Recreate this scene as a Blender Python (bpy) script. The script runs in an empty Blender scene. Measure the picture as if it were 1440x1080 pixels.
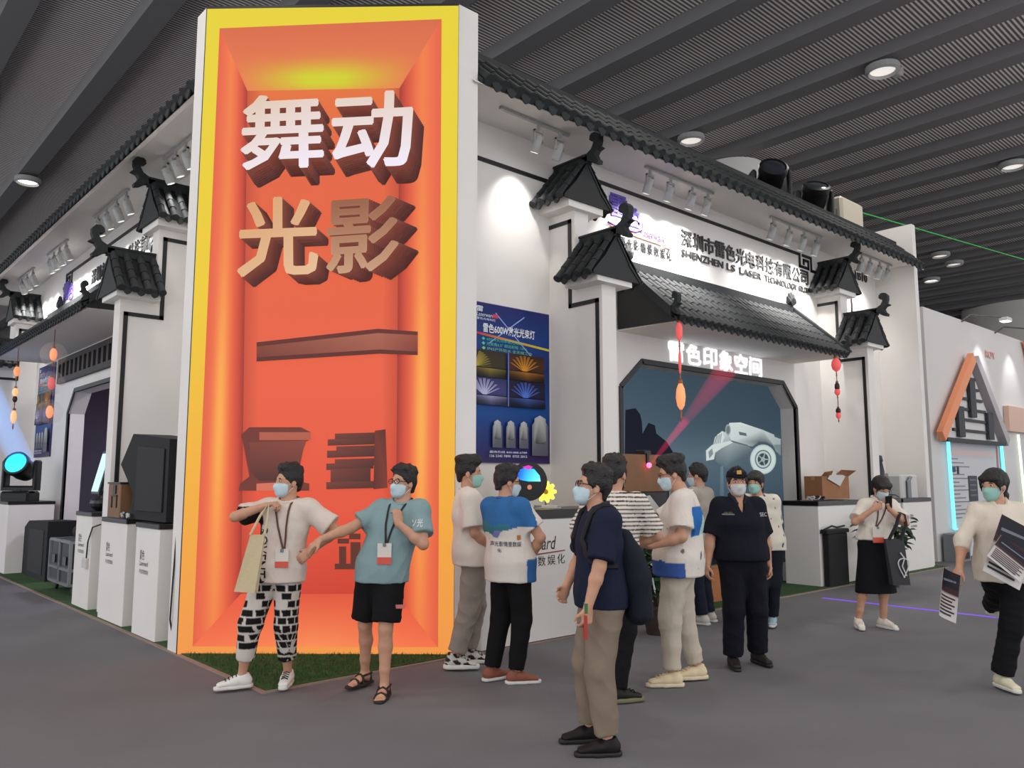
import bpy, bmesh, math, random
import numpy as np
from mathutils import Matrix, Vector
from mathutils.bvhtree import BVHTree

random.seed(7)
SC = bpy.context.scene
COL = SC.collection

# ---------------------------------------------------------------- camera
FPX, CAMZ, HOR = 1140.0, 1.6, 135.0          # focal length in px of a 1440 px frame
PITCH = math.atan(HOR / FPX)
AZ = math.radians(48.1)
cam_d = bpy.data.cameras.new('camera')
cam_d.sensor_fit = 'HORIZONTAL'; cam_d.sensor_width = 36.0
cam_d.lens = 36.0 * FPX / 1440.0
cam_d.clip_end = 300
cam = bpy.data.objects.new('camera', cam_d); COL.objects.link(cam)
cam.location = (0, 0, CAMZ)
cam.rotation_euler = (math.pi / 2 + PITCH, 0, AZ - math.pi / 2)
SC.camera = cam

# ---------------------------------------------------------------- world, lights, exposure
vs = SC.view_settings
vs.view_transform = 'Standard'; vs.look = 'None'; vs.gamma = 1.0; vs.use_curve_mapping = False
vs.exposure = 0.0
W = bpy.data.worlds.new('hall_air'); SC.world = W; W.use_nodes = True
bgn = W.node_tree.nodes['Background']
bgn.inputs[0].default_value = (0.92, 0.95, 1.0, 1); bgn.inputs[1].default_value = 1.55
HALL_LAMP_W = 60.0
HALL_LAMPS = [(x, y) for x in (-6.4, 0.6, 7.6, 14.6, 21.6, 28.6) for y in (-6.6, -2.4, 1.8, 6.0, 10.2)]
CEIL = 9.5
for (lx, ly) in HALL_LAMPS:
    ld = bpy.data.lights.new('hall_lamp', 'AREA'); ld.shape = 'DISK'; ld.size = 0.6
    ld.energy = HALL_LAMP_W; ld.color = (1.0, 0.955, 0.90)
    lo = bpy.data.objects.new('hall_lamp', ld); COL.objects.link(lo); lo.location = (lx, ly, CEIL - 0.62)

# ---------------------------------------------------------------- pixel helpers (1440 x 1080 frame)
CP, SP = math.cos(PITCH), math.sin(PITCH)
RV = (math.sin(AZ), -math.cos(AZ)); FV = (math.cos(AZ), math.sin(AZ))
def ray(x, y):
    u, v = x - 720.0, y - 540.0
    f = FPX * CP + v * SP
    return (RV[0]*u + FV[0]*f, RV[1]*u + FV[1]*f, FPX*SP - v*CP)
def at_y(x, y, Y):
    d = ray(x, y); t = Y / d[1]; return Vector((d[0]*t, Y, CAMZ + d[2]*t))
def at_x(x, y, X):
    d = ray(x, y); t = X / d[0]; return Vector((X, d[1]*t, CAMZ + d[2]*t))
def at_z(x, y, Z=0.0):
    d = ray(x, y); t = (Z - CAMZ) / d[2]; return Vector((d[0]*t, d[1]*t, Z))
def at_d(x, y, D):
    d = ray(x, y); v = y - 540.0; t = D / (FPX*CP + v*SP); return Vector((d[0]*t, d[1]*t, CAMZ + d[2]*t))
def at_p(x, y, P0, N):
    d = Vector(ray(x, y)); o = Vector((0, 0, CAMZ)); t = (P0 - o).dot(N) / d.dot(N); return o + d*t
def depth(P): return P[0]*FV[0] + P[1]*FV[1]

# ---------------------------------------------------------------- colour and materials
def lin(c):
    return tuple(((v/255.0)/12.92 if v <= 10 else (((v/255.0)+0.055)/1.055)**2.4) for v in c[:3])
MATS = {}
def nodes_of(m):
    nt = m.node_tree; return nt, nt.nodes, nt.links
def mat(name, rgb, rough=0.6, metal=0.0, emit=None, es=1.0, noise=0.0, nscale=8.0, bump=0.0, bscale=60.0, alpha=1.0, spec=0.5, trans=0.0):
    if name in MATS: return MATS[name]
    m = bpy.data.materials.new(name); m.use_nodes = True; MATS[name] = m
    nt, N, L = nodes_of(m); b = N['Principled BSDF']
    col = (*lin(rgb), 1)
    b.inputs['Base Color'].default_value = col
    b.inputs['Roughness'].default_value = rough; b.inputs['Metallic'].default_value = metal
    b.inputs['Specular IOR Level'].default_value = spec
    b.inputs['Transmission Weight'].default_value = trans
    b.inputs['Alpha'].default_value = alpha
    if emit is not None:
        b.inputs['Emission Color'].default_value = (*lin(emit), 1); b.inputs['Emission Strength'].default_value = es
    if noise > 0 or bump > 0:
        tc = N.new('ShaderNodeTexCoord')
    if noise > 0:
        n = N.new('ShaderNodeTexNoise'); n.inputs['Scale'].default_value = nscale; n.inputs['Detail'].default_value = 5
        L.new(tc.outputs['Object'], n.inputs['Vector'])
        r = N.new('ShaderNodeMapRange'); r.inputs[1].default_value = .3; r.inputs[2].default_value = .7
        r.inputs[3].default_value = 1 - noise; r.inputs[4].default_value = 1 + noise
        L.new(n.outputs['Fac'], r.inputs[0])
        mx = N.new('ShaderNodeMix'); mx.data_type = 'RGBA'; mx.blend_type = 'MULTIPLY'; mx.inputs[0].default_value = 1
        mx.inputs[6].default_value = col; L.new(r.outputs[0], mx.inputs[7]); L.new(mx.outputs[2], b.inputs['Base Color'])
    if bump > 0:
        n2 = N.new('ShaderNodeTexNoise'); n2.inputs['Scale'].default_value = bscale; n2.inputs['Detail'].default_value = 4
        L.new(tc.outputs['Object'], n2.inputs['Vector'])
        bp = N.new('ShaderNodeBump'); bp.inputs['Strength'].default_value = bump; bp.inputs['Distance'].default_value = 0.01
        L.new(n2.outputs['Fac'], bp.inputs['Height']); L.new(bp.outputs[0], b.inputs['Normal'])
    return m
def mat_vc(name, rough=0.85, emit=0.0, bump=0.55, bscale=16.0):
    """colour comes from the mesh's colour attribute (flat print, dyed cloth)"""
    if name in MATS: return MATS[name]
    m = bpy.data.materials.new(name); m.use_nodes = True; MATS[name] = m
    nt, N, L = nodes_of(m); b = N['Principled BSDF']
    a = N.new('ShaderNodeVertexColor'); a.layer_name = 'Col'
    b.inputs['Roughness'].default_value = rough
    if emit > 0:
        b.inputs['Base Color'].default_value = (0.01, 0.01, 0.01, 1)
        L.new(a.outputs[0], b.inputs['Emission Color']); b.inputs['Emission Strength'].default_value = emit
    else:
        L.new(a.outputs[0], b.inputs['Base Color'])
        b.inputs['Specular IOR Level'].default_value = 0.2
        if bump > 0:
            tc = N.new('ShaderNodeTexCoord'); n2 = N.new('ShaderNodeTexNoise')
            n2.inputs['Scale'].default_value = bscale; n2.inputs['Detail'].default_value = 3
            mp = N.new('ShaderNodeMapping'); mp.inputs['Scale'].default_value = (1, 1, 0.45)
            L.new(tc.outputs['Object'], mp.inputs[0]); L.new(mp.outputs[0], n2.inputs['Vector'])
            bp = N.new('ShaderNodeBump'); bp.inputs['Strength'].default_value = bump; bp.inputs['Distance'].default_value = 0.02
            L.new(n2.outputs['Fac'], bp.inputs['Height']); L.new(bp.outputs[0], b.inputs['Normal'])
    return m

# ---------------------------------------------------------------- objects
WM = {}
def put(o, parent=None, world=None):
    world = world or Matrix.Identity(4)
    COL.objects.link(o)
    if parent is not None:
        o.parent = parent; o.matrix_parent_inverse = WM[parent.name].inverted()
    o.matrix_basis = world; WM[o.name] = world
    return o
def tag(o, label=None, cat=None, group=None, kind=None):
    if label: o['label'] = label
    if cat: o['category'] = cat
    if group: o['group'] = group
    if kind: o['kind'] = kind
    return o
def thing(name, loc, label, cat, group=None, world=None):
    o = bpy.data.objects.new(name, None); o.empty_display_size = 0.2
    put(o, None, world or Matrix.Translation(Vector(loc)))
    return tag(o, label, cat, group)
def obj(name, me, parent=None, world=None):
    return put(bpy.data.objects.new(name, me), parent, world)
def setcol(me, cols):
    """cols: (nverts,3) sRGB 0-255"""
    c = np.asarray(cols, dtype=np.float32) / 255.0
    c = np.where(c <= 0.04045, c / 12.92, ((np.maximum(c, 0) + 0.055) / 1.055) ** 2.4)
    out = np.ones((len(me.vertices), 4), np.float32); out[:, :3] = c
    a = me.color_attributes.new('Col', 'FLOAT_COLOR', 'POINT'); a.data.foreach_set('color', out.ravel())
def mesh_np(name, v, f, material, smooth=True):
    me = bpy.data.meshes.new(name); me.from_pydata([tuple(p) for p in v], [], [tuple(q) for q in f])
    me.materials.append(material)
    if smooth: me.polygons.foreach_set('use_smooth', [True] * len(me.polygons))
    me.update(); return me

class MB:
    def __init__(s): s.v = []; s.f = []
    def add(s, v, f):
        o = len(s.v); s.v += [tuple(p) for p in v]; s.f += [tuple(i + o for i in q) for q in f]; return s
    def hexa(s, p):
        return s.add(p, [(0,3,2,1),(4,5,6,7),(0,1,5,4),(1,2,6,5),(2,3,7,6),(3,0,4,7)])
    def box(s, x0, x1, y0, y1, z0, z1):
        return s.hexa([(x0,y0,z0),(x1,y0,z0),(x1,y1,z0),(x0,y1,z0),(x0,y0,z1),(x1,y0,z1),(x1,y1,z1),(x0,y1,z1)])
    def bbox(s, x0, x1, y0, y1, z0, z1, c=0.01):
        """box with chamfered vertical and top edges"""
        def ring(i, z): return [(x0+i,y0+c,z),(x0+c,y0+i,z),(x1-c,y0+i,z),(x1-i,y0+c,z),(x1-i,y1-c,z),(x1-c,y1-i,z),(x0+c,y1-i,z),(x0+i,y1-c,z)]
        r0, r1 = ring(0, z0), ring(0, z1 - c)
        r2 = [(min(max(p[0], x0+c), x1-c), min(max(p[1], y0+c), y1-c), z1) for p in r0]
        fs = []
        for a in (0, 8):
            for i in range(8): j = (i+1) % 8; fs.append((a+i, a+j, a+8+j, a+8+i))
        fs.append(tuple(range(7, -1, -1))); fs.append(tuple(range(16, 24)))
        return s.add(r0 + r1 + r2, fs)
    def obox(s, c, X, Y, Z):
        c, X, Y, Z = Vector(c), Vector(X), Vector(Y), Vector(Z)
        return s.hexa([c+a*X+b*Y+e*Z for e in (-1,1) for a, b in ((-1,-1),(1,-1),(1,1),(-1,1))])
    def tube(s, pts, r, n=8, cap=True, up=None):
        pts = [Vector(p) for p in pts]; m = len(pts)
        rs = list(r) if isinstance(r, (list, tuple)) else [r]*m
        vs_, fs = [], []
        t0 = (pts[1]-pts[0]).normalized()
        u = Vector(up) if up else (Vector((0,0,1)) if abs(t0.z) < 0.9 else Vector((1,0,0)))
        for i, p in enumerate(pts):
            t = (pts[min(i+1, m-1)] - pts[max(i-1, 0)]).normalized()
            u = (u - t*u.dot(t)).normalized(); w = t.cross(u)
            for k in range(n):
                a = 2*math.pi*k/n; vs_.append(p + (u*math.cos(a) + w*math.sin(a))*rs[i])
        for i in range(m-1):
            for k in range(n):
                j = (k+1) % n; fs.append((i*n+k, i*n+j, (i+1)*n+j, (i+1)*n+k))
        if cap: fs.append(tuple(range(n-1,-1,-1))); fs.append(tuple((m-1)*n+k for k in range(n)))
        return s.add(vs_, fs)
    def lathe(s, prof, c=(0,0,0), n=16, X=(1,0,0), Y=(0,1,0), Z=(0,0,1)):
        c, X, Y, Z = Vector(c), Vector(X), Vector(Y), Vector(Z); vs_, fs = [], []
        for r, z in prof:
            for k in range(n):
                a = 2*math.pi*k/n; vs_.append(c + X*(r*math.cos(a)) + Y*(r*math.sin(a)) + Z*z)
        for i in range(len(prof)-1):
            for k in range(n):
                j = (k+1) % n; fs.append((i*n+k, i*n+j, (i+1)*n+j, (i+1)*n+k))
        fs.append(tuple(range(n-1,-1,-1))); fs.append(tuple((len(prof)-1)*n+k for k in range(n)))
        return s.add(vs_, fs)
    def ball(s, c, r, n=12, m=8):
        rx, ry, rz = r if isinstance(r, (list, tuple)) else (r, r, r)
        prof = [(math.sin(math.pi*(i+.0)/m), -math.cos(math.pi*i/m)) for i in range(m+1)]
        prof[0] = (0.02, -1); prof[-1] = (0.02, 1)
        return s.lathe([(p, q) for p, q in prof], c, n, (rx,0,0), (0,ry,0), (0,0,rz))
    def prism(s, poly, thick):
        """poly: list of 3D points (planar), thick: vector"""
        n = len(poly); t = Vector(thick); P = [Vector(p) for p in poly]
        return s.add(P + [p + t for p in P], [tuple(range(n-1,-1,-1)), tuple(range(n, 2*n))] + [(i, (i+1) % n, n+(i+1) % n, n+i) for i in range(n)])
    def mesh(s, name, material, T=None, smooth=False, fixn=True):
        v = [T(*p) for p in s.v] if T else s.v
        me = bpy.data.meshes.new(name); me.from_pydata([tuple(p) for p in v], [], s.f)
        if fixn:
            bm = bmesh.new(); bm.from_mesh(me); bmesh.ops.recalc_face_normals(bm, faces=bm.faces); bm.to_mesh(me); bm.free()
        me.materials.append(material)
        if smooth: me.polygons.foreach_set('use_smooth', [True]*len(me.polygons)); me.set_sharp_from_angle(angle=math.radians(40))
        me.update(); return me
    def build(s, name, material, parent=None, T=None, smooth=False, world=None, fixn=True):
        return obj(name, s.mesh(name, material, T, smooth, fixn), parent, world)

def text_mesh(body, extrude=0.0, bold=0.0, res=3, shear=0.0):
    cu = bpy.data.curves.new('txt', 'FONT'); cu.body = body; cu.size = 1.0; cu.extrude = extrude; cu.offset = bold
    cu.resolution_u = res; cu.shear = shear
    o = bpy.data.objects.new('txt', cu); COL.objects.link(o)
    dg = bpy.context.evaluated_depsgraph_get(); ev = o.evaluated_get(dg)
    me = bpy.data.meshes.new_from_object(ev)
    bpy.data.objects.remove(o); bpy.data.curves.remove(cu)
    return me
def text(name, body, origin, right, up, w, h, material, parent, extrude=0.0, bold=0.0, shear=0.0, res=3):
    """lettering fitted into a w x h box whose lower left corner is origin"""
    me = text_mesh(body, 0.02 if extrude else 0.0, bold, res, shear)
    n = len(me.vertices); c = np.empty(n*3, np.float32); me.vertices.foreach_get('co', c); c = c.reshape(-1, 3)
    lo, hi = c.min(0), c.max(0)
    R, U = Vector(right).normalized(), Vector(up).normalized(); Nn = R.cross(U)
    x = (c[:,0]-lo[0])/(hi[0]-lo[0])*w; y = (c[:,1]-lo[1])/(hi[1]-lo[1])*h
    z = (c[:,2]-lo[2])/max(hi[2]-lo[2], 1e-9)*extrude if extrude else np.zeros(n)
    P = np.array(origin)[None] + x[:,None]*np.array(R) + y[:,None]*np.array(U) + z[:,None]*np.array(Nn)
    me.vertices.foreach_set('co', P.astype(np.float32).ravel())
    me.materials.clear(); me.materials.append(material); me.update()
    return obj(name, me, parent)
# ================================================================ materials of the place
m_white = mat('booth_paint', (232, 227, 222), 0.7, noise=0.03, nscale=1.5)
m_trim = mat('black_trim', (22, 22, 24), 0.5)
m_tile = mat('roof_tile', (33, 36, 38), 0.75, noise=0.18, nscale=9, bump=0.3, bscale=40)
m_tile2 = mat('roof_slope', (22, 24, 26), 0.6)
m_metal = mat('grey_metal', (120, 122, 124), 0.35, 0.8)
m_black = mat('black_plastic', (17, 17, 19), 0.45)
m_blackm = mat('black_matte', (22, 22, 24), 0.8)
m_spot = mat('spot_housing', (178, 178, 176), 0.45)
m_glow = mat('lamp_glow', (255, 255, 255), emit=(255, 250, 240), es=6)

def T_R(a, b, z): return (a, 6.0 + b, z)
def T_L(a, b, z): return (2.88 + b, a + 3.75, z)

# ---------------------------------------------------------------- carpet floor
def carpet():
    m = bpy.data.materials.new('carpet'); m.use_nodes = True
    nt, N, L = nodes_of(m); b = N['Principled BSDF']; b.inputs['Roughness'].default_value = 0.95
    b.inputs['Specular IOR Level'].default_value = 0.15
    tc = N.new('ShaderNodeTexCoord')
    n1 = N.new('ShaderNodeTexNoise'); n1.inputs['Scale'].default_value = 0.9; n1.inputs['Detail'].default_value = 6
    n2 = N.new('ShaderNodeTexNoise'); n2.inputs['Scale'].default_value = 260; n2.inputs['Detail'].default_value = 2
    for n in (n1, n2): L.new(tc.outputs['Object'], n.inputs['Vector'])
    r = N.new('ShaderNodeValToRGB')
    r.color_ramp.elements[0].position = .35; r.color_ramp.elements[0].color = (*lin((112, 110, 113)), 1)
    r.color_ramp.elements[1].position = .7; r.color_ramp.elements[1].color = (*lin((119, 117, 119)), 1)
    L.new(n1.outputs['Fac'], r.inputs[0])
    mx = N.new('ShaderNodeMix'); mx.data_type = 'RGBA'; mx.blend_type = 'OVERLAY'; mx.inputs[0].default_value = 0.35
    L.new(r.outputs[0], mx.inputs[6]); L.new(n2.outputs['Fac'], mx.inputs[7]); L.new(mx.outputs[2], b.inputs['Base Color'])
    bp = N.new('ShaderNodeBump'); bp.inputs['Strength'].default_value = .35; bp.inputs['Distance'].default_value = .004
    L.new(n2.outputs['Fac'], bp.inputs['Height']); L.new(bp.outputs[0], b.inputs['Normal'])
    return m
o = MB().box(-9, 62, -9, 62, -0.2, 0).build('floor', carpet()); tag(o, 'grey exhibition hall carpet floor', 'floor', kind='structure')

# ---------------------------------------------------------------- hall ceiling: slatted fields between deep ribs
def slat_mat():
    m = bpy.data.materials.new('ceiling_slats'); m.use_nodes = True
    nt, N, L = nodes_of(m); b = N['Principled BSDF']; b.inputs['Roughness'].default_value = 0.6
    tc = N.new('ShaderNodeTexCoord'); sx = N.new('ShaderNodeSeparateXYZ'); L.new(tc.outputs['Object'], sx.inputs[0])
    mul = N.new('ShaderNodeMath'); mul.operation = 'MULTIPLY'; mul.inputs[1].default_value = 1/0.075; L.new(sx.outputs[1], mul.inputs[0])
    fr = N.new('ShaderNodeMath'); fr.operation = 'FRACT'; L.new(mul.outputs[0], fr.inputs[0])
    r = N.new('ShaderNodeValToRGB'); r.color_ramp.interpolation = 'CONSTANT'
    r.color_ramp.elements[0].position = 0; r.color_ramp.elements[0].color = (*lin((108, 103, 102)), 1)
    r.color_ramp.elements[1].position = .52; r.color_ramp.elements[1].color = (*lin((250, 243, 238)), 1)
    L.new(fr.outputs[0], r.inputs[0]); L.new(r.outputs[0], b.inputs['Base Color'])
    return m
ceil = MB().box(-9, 62, -9, 62, CEIL + 0.02, CEIL + 0.3).build('ceiling', slat_mat())
tag(ceil, 'dark slatted metal hall ceiling between deep ribs', 'ceiling', kind='structure')
m_rib = mat('ceiling_rib', (122, 119, 120), 0.6)
rib_me = None
for k in range(-14, 28):
    xr = 9.33 + 1.75*k
    if xr < -8.6 or xr > 60: continue
    if rib_me is None:
        b_ = MB(); b_.prism([(-.27,-9,.3),(-.20,-9,-.22),(.20,-9,-.22),(.27,-9,.3)], (0, 71, 0)); rib_me = b_.mesh('rib', m_rib)
    obj('rib', rib_me, ceil, Matrix.Translation((xr, 0, CEIL)))
for nm, bx_ in (('wall_far_right', (61, 61.6, -9, 62, 0, CEIL)), ('wall_far_left', (-9, 62, 61, 61.6, 0, CEIL))):
    o = MB().box(*bx_).build(nm, mat('hall_wall', (150, 148, 152), 0.8)); tag(o, 'distant grey wall of the exhibition hall', 'wall', kind='structure')
# ceiling downlights: the ones in view and the grid that lights the hall
def downlight_mesh(lit):
    b_ = MB(); b_.lathe([(.30, .0), (.30, -.10), (.25, -.13), (.22, -.06), (.22, 0)], (0, 0, 0), 20)
    g = MB(); g.lathe([(.22, -.07), (.22, -.075)], (0, 0, 0), 20)
    return b_.mesh('housing', mat('downlight_rim', (168, 166, 164), 0.5)), g.mesh('diffuser', mat('downlight_lit', (255,255,255), emit=(255, 250, 240), es=3.0) if lit else mat('downlight_dim', (225,220,215), emit=(255, 248, 240), es=0.75))
dl = {True: downlight_mesh(True), False: downlight_mesh(False)}
seen = [(14.62, 6.01, 0), (14.55, 10.23, 0), (21.6, 5.94, 0), (31.98, 11.78, 1), (30.1, 10.3, 0), (4.1, 23.0, 1)]
grid = [(x, y, 0) for (x, y) in HALL_LAMPS if (x, y) not in ((14.6, 6.0), (14.6, 10.2), (21.6, 6.0))]
for (x, y, lit) in seen + grid:
    t = thing('ceiling_downlight', (x, y, CEIL - .29),
              'round white downlight shining brightly in the dark hall ceiling' if lit else 'round white downlight, dim, set in a rib of the dark hall ceiling', 'downlight', 'hall ceiling downlights')
    for nm, me in zip(('housing', 'diffuser'), dl[bool(lit)]): obj(nm, me, t, Matrix.Translation((x, y, CEIL - .29)))
t = thing('smoke_detector', (15.54, 6.11, CEIL - .08), 'small white round detector on the hall ceiling', 'detector')
MB().lathe([(.11, 0.1), (.11, -.05), (.07, -.09)], (15.54, 6.11, CEIL - .03), 14).build('housing', mat('det', (190, 185, 185), .5), t)

# ---------------------------------------------------------------- turf round the booth
def turf_mat():
    m = mat('turf', (52, 84, 40), 0.95, noise=0.35, nscale=14, bump=0.8, bscale=220); return m
b_ = MB(); b_.box(2.87, 16.2, 6.0, 7.2, 0, 0.02)
o = b_.build('turf_strip', turf_mat()); tag(o, 'green artificial turf strip along the booth front by the counters', 'turf', kind='structure')
o = MB().box(2.87, 4.1, 7.2, 22, 0, 0.02).build('turf_strip', turf_mat()); tag(o, 'green artificial turf strip under the stands of the lattice wing', 'turf', kind='structure')
m_edge = mat('edge_tape', (150, 128, 116), .7)
o = MB().box(2.83, 16.2, 5.965, 6.0, 0, 0.012).build('trim_1', m_edge); tag(o, 'beige edging along the turf on the sign side', 'edging', kind='structure')
o = MB().box(2.83, 2.87, 6.0, 22, 0, 0.012).build('trim_2', m_edge); tag(o, 'beige edging along the turf of the lattice wing', 'edging', kind='structure')
# blades near the tall screen
rng = np.random.default_rng(3); nb = 9000
px_ = rng.uniform(2.88, 4.75, nb); py_ = rng.uniform(6.02, 7.85, nb)
keep = (px_ - 2.85)/1.87 + (py_ - 6.06)/1.74 < 0.962; px_, py_ = px_[keep], py_[keep]; nb = len(px_)
ang = rng.uniform(0, 6.28, nb); hh = rng.uniform(.015, .035, nb); lean = rng.uniform(-.012, .012, (nb, 2))
v = np.zeros((nb, 3, 3)); v[:, 0] = np.stack([px_ - np.cos(ang)*.004, py_ - np.sin(ang)*.004, np.full(nb, .019)], 1)
v[:, 1] = np.stack([px_ + np.cos(ang)*.004, py_ + np.sin(ang)*.004, np.full(nb, .019)], 1)
v[:, 2] = np.stack([px_ + lean[:, 0], py_ + lean[:, 1], .02 + hh], 1)
me = mesh_np('turf_blades', v.reshape(-1, 3), np.arange(nb*3).reshape(-1, 3), mat('turf_blade', (60, 96, 44), .9), False)
o = obj('turf_blades', me); tag(o, 'short green artificial grass blades before the tall screen', 'grass', kind='stuff')

# ---------------------------------------------------------------- booth walls with octagonal openings
OPEN = [(8.19, 0.0), (8.19, 2.81), (8.62, 3.17), (12.26, 3.17), (12.64, 2.80), (12.64, 0.0)]
def wall_with_opening(T, a0, a1, z1, name, label, b0=0.95, b1=1.22):
    b_ = MB(); O = OPEN
    cells = [[(a0,0),(O[0][0],0),(O[1][0],O[1][1]),(a0,O[1][1])],
             [(a0,O[1][1]),(O[1][0],O[1][1]),(O[2][0],O[2][1]),(O[2][0],z1),(a0,z1)],
             [(O[2][0],O[2][1]),(O[3][0],O[3][1]),(O[3][0],z1),(O[2][0],z1)],
             [(O[3][0],O[3][1]),(O[4][0],O[4][1]),(a1,O[4][1]),(a1,z1),(O[3][0],z1)],
             [(O[4][0],O[4][1]),(O[5][0],0),(a1,0),(a1,O[4][1])]]
    for c in cells: b_.prism([(p[0], b0, p[1]) for p in c], (0, b1 - b0, 0))
    o = b_.build(name, m_white, None, T); tag(o, label, 'wall', kind='structure')
    # black edging of the opening
    e = MB()
    for i in range(5):
        p, q = Vector((O[i][0], 0, O[i][1])), Vector((O[i+1][0], 0, O[i+1][1])); d = (q - p).normalized(); n = Vector((-d.z, 0, d.x))
        p2, q2 = p - d*.02, q + d*.02
        e.prism([p2 + n*.0 + Vector((0, b0 - .02, 0)), q2 + Vector((0, b0 - .02, 0)), q2 + n*.07 + Vector((0, b0 - .02, 0)), p2 + n*.07 + Vector((0, b0 - .02, 0))], (0, .05, 0))
    e.build('opening_edging', m_trim, o, T)
    return o
wR = wall_with_opening(T_R, 4.9, 16.0, 6.0, 'wall_right', 'white booth wall with the company sign and octagonal entrance')
wL = wall_with_opening(T_L, 4.2, 18.5, 6.0, 'wall_left', 'white booth wall of the lattice wing with octagonal doorway')
o = MB().box(16.0, 16.16, 6.2, 7.6, 0, 6.55).build('wall_end', m_white); tag(o, 'tall white end wall closing the booth beside the neighbour stand', 'wall', kind='structure')
# soffits carrying the tracks
for T, a0, a1, nm in ((T_R, 4.9, 16.0, 'right'), (T_L, 4.2, 18.5, 'left')):
    b_ = MB(); b_.box(a0, a1, .17, 1.0, 5.74, 5.78); b_.hexa([(a0,.02,5.592),(a1,.02,5.592),(a1,.18,5.738),(a0,.18,5.738),(a0,.02,5.602),(a1,.02,5.602),(a1,.18,5.748),(a0,.18,5.748)])
    o = b_.build('trim_soffit_' + nm, m_white, None, T); tag(o, 'white soffit under the tiled eave, %s' % {'right': 'sign side', 'left': 'lattice wing'}[nm], 'soffit', kind='structure')

# black outline strips and meander on the walls
def strips(T, parent, polylines, b, w=.05):
    for pl in polylines:
        e = MB()
        for (p, q) in zip(pl[:-1], pl[1:]):
            p, q = Vector((p[0], b, p[1])), Vector((q[0], b, q[1])); d = (q-p).normalized(); n = Vector((-d.z, 0, d.x))*w/2
            p, q = p - d*w/2, q + d*w/2
            e.prism([p-n, q-n, q+n, p+n], (0, .02, 0))
        e.build('outline_strip', m_trim, parent, T)
mz = 5.53
meander = [(7.1, mz), (13.0, mz), (13.0, 5.32), (13.30, 5.32), (13.30, 5.45), (13.14, 5.45), (13.14, 5.39)]
meander2 = [(13.12, mz), (13.40, mz), (13.40, 5.30), (13.58, 5.30)]
strips(T_R, wR, [[(4.95, 5.29), (6.86, 5.29)], meander, meander2, [(13.85, 5.3), (14.9, 5.3), (14.9, 3.4)]], .935)
strips(T_L, wL, [[(4.3, 5.29), (6.86, 5.29)], meander, meander2], .935)

# ---------------------------------------------------------------- stepped gable fins
FINS = (6.98, 13.70); FINS_L = (6.98, 15.55)
def fin(T, ac, lbl, nm):
    a0, a1 = ac - .12, ac + .12
    prof = [(.10, 0), (.10, 3.95), (.52, 3.95), (.52, 4.98), (1.0, 4.98), (1.0, 0)]
    b_ = MB(); b_.prism([(a0, p[0], p[1]) for p in prof], (a1 - a0, 0, 0))
    # plinth under each cap
    b_.box(ac - .30, ac + .30, .0, .52, 3.84, 3.95); b_.box(ac - .30, ac + .30, .44, .95, 4.82, 4.95)
    o = b_.build(nm, m_white, None, T); tag(o, lbl, 'wall', kind='structure')
    e = MB(); x = a0 - .012
    path = [(.95, 4.70), (.60, 4.70), (.60, 3.66), (.17, 3.66), (.17, 1.34)]
    for (p, q) in zip(path[:-1], path[1:]):
        b0, b1 = sorted((p[0], q[0])); z0, z1 = sorted((p[1], q[1]))
        e.box(x, x + .02, b0 - .025, b1 + .025, z0 - .025, z1 + .025)
    e.build('outline_strip', m_trim, o, T)
    return o
for i, ac in enumerate(FINS):
    fin(T_R, ac, 'white stepped gable fin %s on the sign side' % ('beside the poster' if i == 0 else 'near the booth number'), 'wall_fin_right_%d' % (i+1))
    fin(T_L, FINS_L[i], 'white stepped gable fin %s of the lattice wing' % ('by the tall screen' if i == 0 else 'farthest from the tall screen'), 'wall_fin_left_%d' % (i+1))

# ---------------------------------------------------------------- tiled roofs
def barrel_mesh(L, r, steps=3, n=6):
    """half-round tile course, along +y, r at the bottom end, stepped like overlapping tiles, round end disc"""
    b_ = MB(); vs_, fs = [], []; rings = []
    for s_ in range(steps):
        rings += [(s_*L/steps, r*.86), ((s_+1)*L/steps - .001, r*1.06)]
    for (y, rr) in rings:
        for k in range(n+1):
            a = math.pi*k/n; vs_.append((rr*math.cos(a), y, rr*math.sin(a)))
    for i in range(len(rings)-1):
        for k in range(n): fs.append((i*(n+1)+k, i*(n+1)+k+1, (i+1)*(n+1)+k+1, (i+1)*(n+1)+k))
    b_.add(vs_, fs)
    b_.lathe([(r*1.1, 0), (r*1.1, .02)], (0, L, r*.1), 10, (1,0,0), (0,0,1), (0,1,0))
    return b_.mesh('barrel_tile', m_tile, smooth=True)
def drip_mesh(w):
    b_ = MB(); b_.prism([(-w/2, 0, .015), (w/2, 0, .015), (w*.42, 0, -.03), (w*.2, 0, -.075), (0, 0, -.09), (-w*.2, 0, -.075), (-w*.42, 0, -.03)], (0, .015, 0))
    return b_.mesh('drip_tile', m_tile)
def frame(T, p, q, side):
    """matrix: origin p, y axis from p to q (a,b,z coordinates), x axis along the eave"""
    P, Q = Vector(T(*p)), Vector(T(*q)); Y = (Q-P).normalized()
    S = (Vector(T(p[0]+side[0], p[1]+side[1], p[2])) - P).normalized()
    Z = S.cross(Y).normalized()
    if Z.z < 0: S = -S; Z = -Z
    S = Y.cross(Z)
    M_ = Matrix((S, Y, Z)).transposed().to_4x4(); M_.translation = P; return M_, (Q-P).length
TAIL = [(-.06,-.03),(.05,-.05),(.12,-.10),(.19,-.12),(.20,-.08),(.16,-.04),(.14,.01),(.17,.05),(.24,.07),(.19,.11),(.21,.17),(.21,.24),(.17,.285),(.11,.29),(.07,.26),(.06,.21),(.09,.185),(.12,.195),(.125,.15),(.09,.09),(.02,.05),(-.06,.04)]
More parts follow.
